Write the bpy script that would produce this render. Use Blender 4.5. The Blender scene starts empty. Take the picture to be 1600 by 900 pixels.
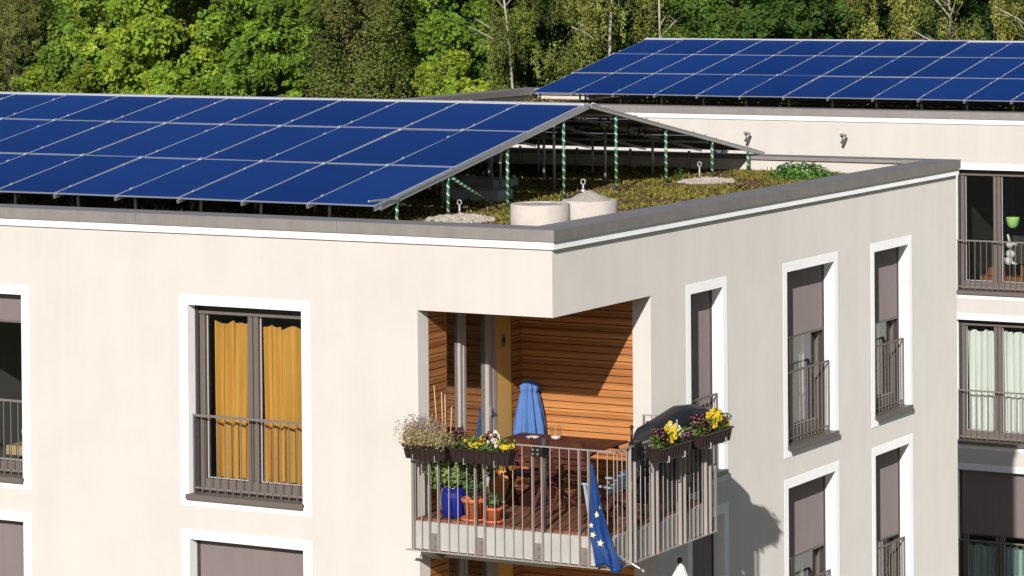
import bpy, bmesh, math, random
import numpy as np
from mathutils import Matrix, Vector
random.seed(7); RNG = np.random.default_rng(11)
SC = bpy.context.scene
COL = SC.collection
PI = math.pi
# z = 0 is the top of the roof parapet of the near building; the ground lies 15 m below
GZ = -15.0

# ------------------------------------------------------------------ helpers
class MB:
    """collects faces, builds ONE mesh object"""
    def __init__(s): s.v = []; s.f = []; s.m = []; s.sm = []
    def face(s, pts, m=0, smooth=False):
        b = len(s.v); s.v.extend([tuple(p) for p in pts]); s.f.append(tuple(range(b, b + len(pts)))); s.m.append(m); s.sm.append(smooth)
    def mesh(s, V, F, m=0, smooth=False):
        b = len(s.v); s.v.extend([tuple(p) for p in V])
        for f in F: s.f.append(tuple(b + i for i in f)); s.m.append(m); s.sm.append(smooth)
    def box(s, x0, x1, y0, y1, z0, z1, m=0):
        V = [(x, y, z) for z in (z0, z1) for y in (y0, y1) for x in (x0, x1)]
        F = [(0, 2, 3, 1), (4, 5, 7, 6), (0, 1, 5, 4), (2, 6, 7, 3), (0, 4, 6, 2), (1, 3, 7, 5)]
        if (x1 - x0) * (y1 - y0) * (z1 - z0) < 0: F = [f[::-1] for f in F]
        s.mesh(V, F, m)
    def bar(s, p, q, w, h, m=0, up=(0, 0, 1)):
        """rectangular bar from p to q; w across, h along 'up'"""
        p = Vector(p); q = Vector(q); d = (q - p).normalized(); u = Vector(up)
        a = d.cross(u)
        if a.length < 1e-4: a = d.cross(Vector((1, 0, 0)))
        a.normalize(); b = a.cross(d).normalized()
        V = []
        for c in (p, q):
            for i, j in ((-1, -1), (1, -1), (1, 1), (-1, 1)): V.append(c + a * (i * w / 2) + b * (j * h / 2))
        s.mesh(V, [(0, 1, 2, 3), (7, 6, 5, 4), (0, 4, 5, 1), (1, 5, 6, 2), (2, 6, 7, 3), (3, 7, 4, 0)], m)
    def tube(s, pts, r, n=8, m=0, cap=True):
        pts = [Vector(p) for p in pts]; k = len(pts)
        rr = r if isinstance(r, (list, tuple)) else [r] * k
        V = []; prev = None
        for i, p in enumerate(pts):
            d = (pts[min(i + 1, k - 1)] - pts[max(i - 1, 0)]).normalized()
            a = prev if prev is not None else (Vector((0, 0, 1)) if abs(d.z) < .9 else Vector((1, 0, 0)))
            a = (a - d * a.dot(d)).normalized(); b = d.cross(a); prev = a
            for j in range(n):
                t = 2 * PI * j / n; V.append(p + (a * math.cos(t) + b * math.sin(t)) * rr[i])
        F = []
        for i in range(k - 1):
            for j in range(n):
                j2 = (j + 1) % n; F.append((i * n + j, i * n + j2, (i + 1) * n + j2, (i + 1) * n + j))
        s.mesh(V, F, m, True)
        if cap:
            s.face(V[:n][::-1], m); s.face(V[-n:], m)
    def lathe(s, c, prof, n=24, m=0, smooth=True, close=False):
        cx, cy, cz = c; V = []; F = []
        for r, z in prof:
            for j in range(n):
                t = 2 * PI * j / n; V.append((cx + r * math.cos(t), cy + r * math.sin(t), cz + z))
        for i in range(len(prof) - 1):
            for j in range(n):
                j2 = (j + 1) % n; F.append((i * n + j, i * n + j2, (i + 1) * n + j2, (i + 1) * n + j))
        s.mesh(V, F, m, smooth)
    def build(s, name, mats, parent=None, normals=True, smooth_angle=None):
        me = bpy.data.meshes.new(name)
        me.from_pydata(s.v, [], s.f)
        for mt in (mats if isinstance(mats, (list, tuple)) else [mats]): me.materials.append(mt)
        me.polygons.foreach_set('material_index', s.m); me.polygons.foreach_set('use_smooth', s.sm)
        if normals:
            bm = bmesh.new(); bm.from_mesh(me); bmesh.ops.remove_doubles(bm, verts=bm.verts, dist=1e-5)
            bmesh.ops.recalc_face_normals(bm, faces=bm.faces); bm.to_mesh(me); bm.free()
        me.update()
        return link(name, me, parent)

def link(name, me, parent=None):
    o = bpy.data.objects.new(name, me); COL.objects.link(o)
    if parent is not None: adopt(o, parent)
    return o
def wm(o):
    """world matrix from the (unrotated) parent chain"""
    m = o.matrix_basis.copy()
    if o.parent: m = wm(o.parent) @ o.matrix_parent_inverse @ m
    return m
def adopt(o, parent):
    o.parent = parent; o.matrix_parent_inverse = wm(parent).inverted()
def tag(o, label, cat, group=None):
    o['label'] = label; o['category'] = cat
    if group: o['group'] = group
    return o
def thing(name, loc, label, cat, group=None):
    o = bpy.data.objects.new(name, None); COL.objects.link(o); o.location = loc
    o.empty_display_size = .2
    return tag(o, label, cat, group)
def structure(o): o['kind'] = 'structure'; return o
def stuff(o): o['kind'] = 'stuff'; return o
def copy_tree(o, parent=None):
    c = o.copy(); COL.objects.link(c)
    if parent is not None: c.parent = parent
    for ch in list(o.children): copy_tree(ch, c)
    return c
def quads(name, P, colr, mat, parent=None):
    """P (n,k,3) polygons, colr (n,3) -> one mesh with a colour attribute"""
    n, k, _ = P.shape
    me = bpy.data.meshes.new(name)
    me.vertices.add(n * k); me.vertices.foreach_set('co', P.reshape(-1).astype(np.float32))
    me.loops.add(n * k); me.loops.foreach_set('vertex_index', np.arange(n * k, dtype=np.int32))
    me.polygons.add(n); me.polygons.foreach_set('loop_start', np.arange(0, n * k, k, dtype=np.int32))
    at = me.color_attributes.new('Col', 'FLOAT_COLOR', 'POINT')
    c4 = np.ones((n, k, 4), np.float32); c4[:, :, :3] = colr[:, None, :]
    at.data.foreach_set('color', c4.reshape(-1))
    me.materials.append(mat); me.update(calc_edges=True); me.validate()
    return link(name, me, parent)
def unit(a): return a / np.maximum(np.linalg.norm(a, axis=-1, keepdims=True), 1e-9)
def leaf_polys(pos, nrm, size, aspect=.62, jitter=.6, droop=None):
    """diamond leaves at pos facing nrm"""
    n = len(pos)
    nrm = unit(nrm + RNG.normal(0, jitter, (n, 3)))
    t = RNG.normal(0, 1, (n, 3))
    if droop is not None: t = t * (1 - droop) + np.array([0, 0, -1.]) * droop * 2
    t = unit(t - nrm * (t * nrm).sum(1, keepdims=True)); b = np.cross(nrm, t)
    s = (size * RNG.uniform(.65, 1.35, n))[:, None]
    return np.stack([pos - t * s * .5, pos + b * s * aspect * .5 - t * s * .05, pos + t * s * .5, pos - b * s * aspect * .5 - t * s * .05], 1)

# ------------------------------------------------------------------ materials
def lin(c): return tuple(((v / 255) / 12.92 if v / 255 <= .04045 else ((v / 255 + .055) / 1.055) ** 2.4) for v in c)
def new_mat(name):
    m = bpy.data.materials.new(name); m.use_nodes = True; nt = m.node_tree; nt.nodes.clear()
    out = nt.nodes.new('ShaderNodeOutputMaterial'); return m, nt, out
def N(nt, t, **kw):
    n = nt.nodes.new(t)
    for k, v in kw.items():
        if k in n.inputs: n.inputs[k].default_value = v
        else: setattr(n, k, v)
    return n
def principled(name, col, rough=.6, metal=0, spec=.5, noise=None, bump=None, drough=0, coat=0, streak=None, col2=None):
    """noise=(scale, amount) mottles the colour, streak=(scale, amount) adds run-off streaks, bump=(scale, strength)"""
    m, nt, out = new_mat(name)
    p = N(nt, 'ShaderNodeBsdfPrincipled'); nt.links.new(p.outputs[0], out.inputs[0])
    p.inputs['Base Color'].default_value = (*col, 1); p.inputs['Roughness'].default_value = rough
    p.inputs['Metallic'].default_value = metal; p.inputs['Specular IOR Level'].default_value = spec
    if 'Diffuse Roughness' in p.inputs: p.inputs['Diffuse Roughness'].default_value = drough
    if coat: p.inputs['Coat Weight'].default_value = coat
    tc = N(nt, 'ShaderNodeTexCoord'); src = None
    if noise or streak:
        cur = None
        for kind in (noise and ('n',) + noise, streak and ('s',) + streak):
            if not kind: continue
            nz = N(nt, 'ShaderNodeTexNoise'); nz.inputs['Scale'].default_value = kind[1]; nz.inputs['Detail'].default_value = 6; nz.inputs['Roughness'].default_value = .62
            if kind[0] == 's':
                mp = N(nt, 'ShaderNodeMapping'); mp.inputs['Scale'].default_value = (1, 1, .06); nt.links.new(tc.outputs['Object'], mp.inputs[0]); nt.links.new(mp.outputs[0], nz.inputs[0])
            else: nt.links.new(tc.outputs['Object'], nz.inputs[0])
            mr = N(nt, 'ShaderNodeMapRange'); mr.inputs['From Min'].default_value = .3; mr.inputs['From Max'].default_value = .7
            mr.inputs['To Min'].default_value = 1 - kind[2]; mr.inputs['To Max'].default_value = 1 + kind[2] * .5
            nt.links.new(nz.outputs[0], mr.inputs[0])
            if cur is None: cur = mr.outputs[0]
            else:
                mu = N(nt, 'ShaderNodeMath', operation='MULTIPLY'); nt.links.new(cur, mu.inputs[0]); nt.links.new(mr.outputs[0], mu.inputs[1]); cur = mu.outputs[0]
        mx = N(nt, 'ShaderNodeVectorMath', operation='SCALE'); mx.inputs[0].default_value = col
        nt.links.new(cur, mx.inputs['Scale']); nt.links.new(mx.outputs[0], p.inputs['Base Color'])
    if bump:
        nz = N(nt, 'ShaderNodeTexNoise'); nz.inputs['Scale'].default_value = bump[0]; nz.inputs['Detail'].default_value = 5
        nt.links.new(tc.outputs['Object'], nz.inputs[0])
        bp = N(nt, 'ShaderNodeBump'); bp.inputs['Strength'].default_value = bump[1]; bp.inputs['Distance'].default_value = .01
        nt.links.new(nz.outputs[0], bp.inputs['Height']); nt.links.new(bp.outputs[0], p.inputs['Normal'])
    return m
def attr_mat(name, rough=.6, transl=0, spec=.3, gain=1):
    m, nt, out = new_mat(name)
    a = N(nt, 'ShaderNodeAttribute'); a.attribute_name = 'Col'
    p = N(nt, 'ShaderNodeBsdfPrincipled'); p.inputs['Roughness'].default_value = rough; p.inputs['Specular IOR Level'].default_value = spec
    nt.links.new(a.outputs['Color'], p.inputs['Base Color'])
    if transl:
        t = N(nt, 'ShaderNodeBsdfTranslucent'); hs = N(nt, 'ShaderNodeMix', data_type='RGBA', blend_type='MULTIPLY'); hs.inputs[0].default_value = 1
        nt.links.new(a.outputs['Color'], hs.inputs[6]); hs.inputs[7].default_value = (1.25, 1.15, .45, 1)
        nt.links.new(hs.outputs[2], t.inputs[0])
        mx = N(nt, 'ShaderNodeMixShader'); mx.inputs[0].default_value = transl
        nt.links.new(p.outputs[0], mx.inputs[1]); nt.links.new(t.outputs[0], mx.inputs[2]); nt.links.new(mx.outputs[0], out.inputs[0])
    else: nt.links.new(p.outputs[0], out.inputs[0])
    return m
def glass_mat(name, tint=(.85, .9, .88), refl=.0, ior=1.5):
    m, nt, out = new_mat(name)
    lw = N(nt, 'ShaderNodeLayerWeight'); lw.inputs[0].default_value = .5
    pw = N(nt, 'ShaderNodeMath', operation='POWER'); pw.inputs[1].default_value = 4.2; nt.links.new(lw.outputs['Facing'], pw.inputs[0])
    ad = N(nt, 'ShaderNodeMath', operation='MULTIPLY_ADD', use_clamp=True); ad.inputs[1].default_value = .9; ad.inputs[2].default_value = .025 + refl; nt.links.new(pw.outputs[0], ad.inputs[0])
    t = N(nt, 'ShaderNodeBsdfTransparent'); t.inputs[0].default_value = (*tint, 1)
    g = N(nt, 'ShaderNodeBsdfGlossy'); g.inputs['Roughness'].default_value = .01
    mx = N(nt, 'ShaderNodeMixShader'); nt.links.new(ad.outputs[0], mx.inputs[0]); nt.links.new(t.outputs[0], mx.inputs[1]); nt.links.new(g.outputs[0], mx.inputs[2])
    nt.links.new(mx.outputs[0], out.inputs[0]); return m
def wood_mat(name, c1, c2, pitch, axis='Z', grain=(3, 3, 60), rough=.55):
    """board-to-board variation by rows of the given pitch plus grain"""
    m, nt, out = new_mat(name)
    p = N(nt, 'ShaderNodeBsdfPrincipled'); p.inputs['Roughness'].default_value = rough; p.inputs['Specular IOR Level'].default_value = .25
    nt.links.new(p.outputs[0], out.inputs[0])
    tc = N(nt, 'ShaderNodeTexCoord'); sx = N(nt, 'ShaderNodeSeparateXYZ'); nt.links.new(tc.outputs['Object'], sx.inputs[0])
    dv = N(nt, 'ShaderNodeMath', operation='DIVIDE'); dv.inputs[1].default_value = pitch; nt.links.new(sx.outputs[axis], dv.inputs[0])
    fl = N(nt, 'ShaderNodeMath', operation='FLOOR'); nt.links.new(dv.outputs[0], fl.inputs[0])
    wn = N(nt, 'ShaderNodeTexWhiteNoise', noise_dimensions='1D'); nt.links.new(fl.outputs[0], wn.inputs['W'])
    mp = N(nt, 'ShaderNodeMapping'); mp.inputs['Scale'].default_value = grain; nt.links.new(tc.outputs['Object'], mp.inputs[0])
    nz = N(nt, 'ShaderNodeTexNoise'); nz.inputs['Scale'].default_value = 1; nz.inputs['Detail'].default_value = 6; nt.links.new(mp.outputs[0], nz.inputs[0])
    a = N(nt, 'ShaderNodeMath', operation='MULTIPLY_ADD'); a.inputs[1].default_value = .55; a.inputs[2].default_value = -.05
    nt.links.new(wn.outputs['Value'], a.inputs[0])
    b = N(nt, 'ShaderNodeMath', operation='MULTIPLY_ADD', use_clamp=True); b.inputs[1].default_value = .8; nt.links.new(nz.outputs[0], b.inputs[0]); 
    s = N(nt, 'ShaderNodeMath', operation='ADD', use_clamp=True); nt.links.new(a.outputs[0], s.inputs[0]); b.inputs[2].default_value = -.15; nt.links.new(b.outputs[0], s.inputs[1])
    mx = N(nt, 'ShaderNodeMix', data_type='RGBA'); mx.inputs[6].default_value = (*c1, 1); mx.inputs[7].default_value = (*c2, 1)
    nt.links.new(s.outputs[0], mx.inputs[0]); nt.links.new(mx.outputs[2], p.inputs['Base Color'])
    return m

M = {}
M['plaster'] = principled('plaster_beige', (.660, .620, .582), rough=.95, spec=.1, noise=(.9, .045), streak=(2.6, .03), bump=(180, .25), drough=1)
M['white'] = principled('white_trim', (.84, .84, .845), rough=.85, spec=.15, noise=(2.2, .05), streak=(9, .05), drough=1)
M['soffit'] = principled('soffit_white', (.55, .52, .48), rough=.9, spec=.1)
M['zinc'] = principled('zinc_flashing', (.36, .325, .305), rough=.5, metal=.35, noise=(2.5, .10), streak=(6, .10))
M['taupe'] = principled('taupe_frame', (.165, .135, .12), rough=.42, spec=.5, noise=(4, .05))
M['door_frame'] = principled('door_frame_grey', (.42, .37, .35), rough=.45, noise=(4, .05))
M['taupe_dark'] = principled('guide_rail_dark', (.05, .043, .045), rough=.5)
M['blind'] = principled('blind_fabric', (.25, .205, .20), rough=.85, spec=.1, noise=(1.2, .05), streak=(9, .05), drough=1)
M['glass'] = glass_mat('window_glass', (.90, .92, .90), refl=.02)
M['door_glass'] = glass_mat('door_glass', (.55, .6, .6), refl=.30)
M['room'] = principled('room_dark', (.05, .047, .048), rough=.9)
M['room_mid'] = principled('room_mid', (.16, .165, .155), rough=.9)
M['steel'] = principled('railing_steel', (.42, .365, .335), rough=.5, metal=.1, noise=(5, .06))
M['rail_dark'] = principled('window_railing', (.22, .185, .17), rough=.5, metal=.1)
M['plate'] = principled('fixing_plate_steel', (.25, .215, .20), rough=.5, metal=.2)
M['galv'] = principled('galvanised_steel', (.56, .56, .58), rough=.42, metal=.35, noise=(9, .12))
M['alu'] = principled('aluminium', (.60, .60, .62), rough=.34, metal=.75, noise=(4, .06))
M['mod_frame'] = principled('module_frame', (.30, .33, .44), rough=.4, metal=.3)
M['alu_frame'] = principled('panel_frame_alu', (.66, .66, .70), rough=.4, metal=.4)
M['backsheet'] = principled('panel_backsheet', (.34, .27, .25), rough=.7, noise=(2, .2))
M['cable'] = principled('black_cable', (.01, .01, .011), rough=.6)
M['concrete'] = principled('concrete', (.48, .46, .43), rough=.9, spec=.15, noise=(3.5, .10), streak=(7, .08), bump=(60, .3))
M['ringconc'] = principled('concrete_ring', (.62, .55, .49), rough=.92, spec=.1, noise=(5, .12), bump=(50, .3))
M['soil'] = principled('roof_substrate', (.085, .06, .042), rough=1, spec=.05, noise=(6, .4), bump=(30, 1))
M['roofing'] = principled('roof_membrane', (.11, .105, .10), rough=.9, noise=(2, .2))
M['ground'] = principled('lawn_ground', (.10, .11, .06), rough=.95, spec=.1, noise=(.4, .15))
M['clad'] = wood_mat('larch_cladding', (.30, .105, .032), (.70, .30, .10), .0912, 'Z', (2.5, 2.5, 45))
M['oak_panel'] = wood_mat('oiled_wood_panel', (.72, .38, .10), (.82, .48, .15), .5, 'Z', (30, 30, 2))
M['deck'] = wood_mat('deck_boards', (.16, .062, .032), (.30, .13, .075), .142, 'X', (40, 2, 40))
M['darkwood'] = wood_mat('dark_hardwood', (.06, .017, .012), (.135, .042, .028), .07, 'X', (14, 14, 14), .5)
M['trough'] = principled('brown_plastic', (.035, .02, .018), rough=.42, noise=(3, .1))
M['terra'] = principled('terracotta', (.62, .165, .055), rough=.8, noise=(14, .18))
M['bluepot'] = principled('blue_glaze', (.010, .018, .22), rough=.16, coat=.6, noise=(6, .2))
M['cover'] = principled('black_cover', (.016, .016, .02), rough=.5, spec=.5, bump=(9, .4))
M['black'] = principled('black_plastic', (.012, .012, .013), rough=.4)
M['parasol'] = principled('blue_parasol_cloth', (.10, .20, .47), rough=.8, spec=.15, noise=(12, .1))
M['parasol_white'] = principled('white_parasol_cloth', (.78, .74, .67), rough=.8, spec=.1)
M['flag'] = principled('flag_blue', (.010, .048, .20), rough=.65, spec=.3, noise=(8, .12))
M['star'] = principled('flag_star', (.80, .80, .38), rough=.7)
M['gold'] = principled('gold_curtain', (.74, .39, .09), rough=.8, spec=.1, streak=(7, .30))
M['sheer'] = principled('white_curtain', (.85, .86, .83), rough=.85, spec=.05, streak=(14, .06))
M['teal_curtain'] = principled('teal_curtain', (.42, .60, .60), rough=.85, spec=.05, streak=(14, .08))
M['paleblue'] = principled('pale_blue_chair', (.34, .46, .56), rough=.5)
M['wicker'] = wood_mat('wicker', (.45, .16, .03), (.75, .36, .07), .012, 'Z', (40, 40, 40))
M['gravel'] = principled('pale_gravel', (.52, .46, .39), rough=1, noise=(40, .35), bump=(70, 1))
M['candle'] = principled('candle_wax', (.8, .75, .68), rough=.6)
M['cane'] = principled('cane', (.62, .43, .27), rough=.7)
M['lampgrey'] = principled('lamp_grey', (.30, .29, .28), rough=.4, metal=.5)
M['leaf'] = attr_mat('leaves', .6, .42, .12)
M['plant'] = attr_mat('plant_leaves', .55, .22, .3)
M['petal'] = attr_mat('petals', .7, .2, .1)
M['grass'] = attr_mat('roof_grass', .8, .15, .1)
M['bark'] = principled('bark_brown', (.085, .062, .048), rough=.95, noise=(8, .3), bump=(25, .8))
M['birch'] = principled('bark_birch', (.46, .40, .34), rough=.9, noise=(5, .45))
M['green_lamp'] = principled('lime_plastic', (.45, .82, .24), rough=.5)
M['toy_white'] = principled('white_plush', (.8, .8, .8), rough=.9)
M['brownwood'] = principled('brown_furniture', (.30, .12, .05), rough=.6, noise=(8, .2))
M['pinkcloth'] = principled('pink_cloth', (.66, .30, .34), rough=.9)
M['mintcloth'] = principled('mint_cloth', (.36, .62, .52), rough=.9)

def panel_glass():
    m, nt, out = new_mat('solar_cells')
    p = N(nt, 'ShaderNodeBsdfPrincipled'); nt.links.new(p.outputs[0], out.inputs[0])
    p.inputs['Roughness'].default_value = .30; p.inputs['Specular IOR Level'].default_value = .002
    tc = N(nt, 'ShaderNodeTexCoord'); nz = N(nt, 'ShaderNodeTexNoise'); nz.inputs['Scale'].default_value = .55; nz.inputs['Detail'].default_value = 4
    nt.links.new(tc.outputs['Object'], nz.inputs[0])
    oi = N(nt, 'ShaderNodeObjectInfo')
    ad = N(nt, 'ShaderNodeMath', operation='MULTIPLY_ADD'); ad.inputs[1].default_value = .35; nt.links.new(oi.outputs['Random'], ad.inputs[0]); nt.links.new(nz.outputs[0], ad.inputs[2])
    wv = N(nt, 'ShaderNodeTexWave', wave_type='BANDS', bands_direction='Y'); wv.inputs['Scale'].default_value = 16; nt.links.new(tc.outputs['Object'], wv.inputs[0])
    a2 = N(nt, 'ShaderNodeMath', operation='MULTIPLY_ADD'); a2.inputs[1].default_value = .14; nt.links.new(wv.outputs[1], a2.inputs[0]); nt.links.new(ad.outputs[0], a2.inputs[2])
    mx = N(nt, 'ShaderNodeMix', data_type='RGBA', clamp_factor=True); mx.inputs[6].default_value = (.005, .025, .125, 1); mx.inputs[7].default_value = (.014, .052, .225, 1)
    nt.links.new(a2.outputs[0], mx.inputs[0]); nt.links.new(mx.outputs[2], p.inputs['Base Color'])
    return m
M['cells'] = panel_glass()
def tape_mat():
    m, nt, out = new_mat('green_white_tape')
    p = N(nt, 'ShaderNodeBsdfPrincipled'); p.inputs['Roughness'].default_value = .4; nt.links.new(p.outputs[0], out.inputs[0])
    tc = N(nt, 'ShaderNodeTexCoord'); sx = N(nt, 'ShaderNodeSeparateXYZ'); nt.links.new(tc.outputs['Object'], sx.inputs[0])
    at = N(nt, 'ShaderNodeMath', operation='ARCTAN2'); nt.links.new(sx.outputs['Y'], at.inputs[0]); nt.links.new(sx.outputs['X'], at.inputs[1])
    a = N(nt, 'ShaderNodeMath', operation='MULTIPLY_ADD'); a.inputs[1].default_value = 1 / (2 * PI); nt.links.new(at.outputs[0], a.inputs[0])
    zz = N(nt, 'ShaderNodeMath', operation='MULTIPLY'); zz.inputs[1].default_value = 9.5; nt.links.new(sx.outputs['Z'], zz.inputs[0]); nt.links.new(zz.outputs[0], a.inputs[2])
    fr = N(nt, 'ShaderNodeMath', operation='FRACT'); nt.links.new(a.outputs[0], fr.inputs[0])
    gt = N(nt, 'ShaderNodeMath', operation='GREATER_THAN'); gt.inputs[1].default_value = .72; nt.links.new(fr.outputs[0], gt.inputs[0])
    mx = N(nt, 'ShaderNodeMix', data_type='RGBA'); mx.inputs[6].default_value = (.025, .14, .06, 1); mx.inputs[7].default_value = (.48, .55, .45, 1)
    nt.links.new(gt.outputs[0], mx.inputs[0]); nt.links.new(mx.outputs[2], p.inputs['Base Color']); return m
M['tape'] = tape_mat()

# ------------------------------------------------------------------ world, sun, camera
SUN = Vector((.762, -2.57, 1.30)).normalized()
w = bpy.data.worlds.new('World'); SC.world = w; w.use_nodes = True
nt = w.node_tree; bg = nt.nodes['Background']
sky = nt.nodes.new('ShaderNodeTexSky'); sky.sky_type = 'NISHITA'; sky.sun_disc = False
sky.sun_elevation = math.asin(SUN.z); sky.sun_rotation = math.atan2(SUN.x, SUN.y); sky.air_density = 1; sky.dust_density = .6
nt.links.new(sky.outputs[0], bg.inputs[0]); bg.inputs[1].default_value = .056
sl = bpy.data.lights.new('Sun', 'SUN'); sl.energy = 3.75; sl.angle = math.radians(.5); sl.color = (1, .962, .905)
so = bpy.data.objects.new('sun', sl); COL.objects.link(so); so.rotation_euler = SUN.to_track_quat('Z', 'Y').to_euler(); so.location = (20, -40, 30)
SC.view_settings.view_transform = 'Standard'; SC.view_settings.look = 'None'; SC.view_settings.exposure = .25; SC.view_settings.gamma = 1

yaw, pitch, roll = [math.radians(a) for a in (-29.17887754, .78271983, .47581305)]
cy_, sy_, cp_, sp_, cr_, sr_ = math.cos(yaw), math.sin(yaw), math.cos(pitch), math.sin(pitch), math.cos(roll), math.sin(roll)
fwd = Vector((sy_ * cp_, cy_ * cp_, -sp_)); right = Vector((cy_, -sy_, 0)); down = fwd.cross(right)
r2 = right * cr_ + down * sr_; d2 = down * cr_ - right * sr_
cam = bpy.data.cameras.new('Camera'); co = bpy.data.objects.new('camera', cam); COL.objects.link(co)
R = Matrix((r2, -d2, -fwd)).transposed().to_4x4()
co.matrix_world = Matrix.Translation((17.71259549, -32.63333031, 3.35790898)) @ R
cam.sensor_width = 36; cam.lens = 111.2319620; cam.shift_y = -469.39566 / 1600; cam.clip_start = .5; cam.clip_end = 2000
SC.camera = co
SC.cycles.max_bounces = 8; SC.cycles.transparent_max_bounces = 12

# ------------------------------------------------------------------ ground
g = MB(); g.face([(-900, -900, GZ), (900, -900, GZ), (900, 900, GZ), (-900, 900, GZ)]); structure(g.build('ground', M['ground'], normals=False))

# ------------------------------------------------------------------ facades
class Face:
    """u along the facade, d inwards, z up"""
    def __init__(s, kind, off): s.k = kind; s.o = off
    def p(s, u, d, z): return (u, s.o + d, z) if s.k == 'x' else (s.o - d, u, z)
    def box(s, mb, u0, u1, d0, d1, z0, z1, m=0):
        a = s.p(u0, d0, z0); b = s.p(u1, d1, z1)
        mb.box(min(a[0], b[0]), max(a[0], b[0]), min(a[1], b[1]), max(a[1], b[1]), z0, z1, m)
    def bar(s, mb, a, b, w, h, m=0): mb.bar(s.p(*a), s.p(*b), w, h, m)
FA = Face('x', 0.0); FB = Face('y', 0.0); FC = Face('x', 25.8)

def wall_sheet(mb, F, u0, u1, z0, z1, holes, m=0):
    us = sorted({u0, u1, *[h[0] for h in holes], *[h[1] for h in holes]}); zs = sorted({z0, z1, *[h[2] for h in holes], *[h[3] for h in holes]})
    us = [u for u in us if u0 <= u <= u1]; zs = [z for z in zs if z0 <= z <= z1]
    for i in range(len(us) - 1):
        for j in range(len(zs) - 1):
            uc = (us[i] + us[i + 1]) / 2; zc = (zs[j] + zs[j + 1]) / 2
            if any(h[0] < uc < h[1] and h[2] < zc < h[3] for h in holes): continue
            q = [F.p(us[i], 0, zs[j]), F.p(us[i + 1], 0, zs[j]), F.p(us[i + 1], 0, zs[j + 1]), F.p(us[i], 0, zs[j + 1])]
            if F.k == 'y': pass
            mb.face(q, m)

FLOOR = 2.95
Z0, Z1 = -3.53, -1.13        # window opening
def curtain(F, u0, u1, d, z0, z1, mat, amp=.035, wl=.16, label='', group=None, edge=.02):
    mb = MB(); n = max(12, int((u1 - u0) / .012)); rows = 6
    V = []; ph = random.uniform(0, 6)
    for j in range(rows + 1):
        t = j / rows
        for i in range(n + 1):
            u = u0 + (u1 - u0) * i / n
            k = 2 * PI * (u / wl) + ph + .8 * math.sin(u * 9 + ph)
            top = edge * (math.sin(k * .5) + .5 * math.sin(k * 1.3)) if j == rows else 0
            V.append(F.p(u + .012 * math.sin(k * .7 + t * 2), d + amp * math.sin(k + .35 * math.sin(t * 3 + u * 5)) * (.75 + .25 * (1 - t)), z0 + (z1 - z0) * t + top))
    Fc = [(j * (n + 1) + i, j * (n + 1) + i + 1, (j + 1) * (n + 1) + i + 1, (j + 1) * (n + 1) + i) for j in range(rows) for i in range(n)]
    mb.mesh(V, Fc, 0, True)
    o = mb.build('curtain', mat, normals=False); return tag(o, label, 'curtain', group)

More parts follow.
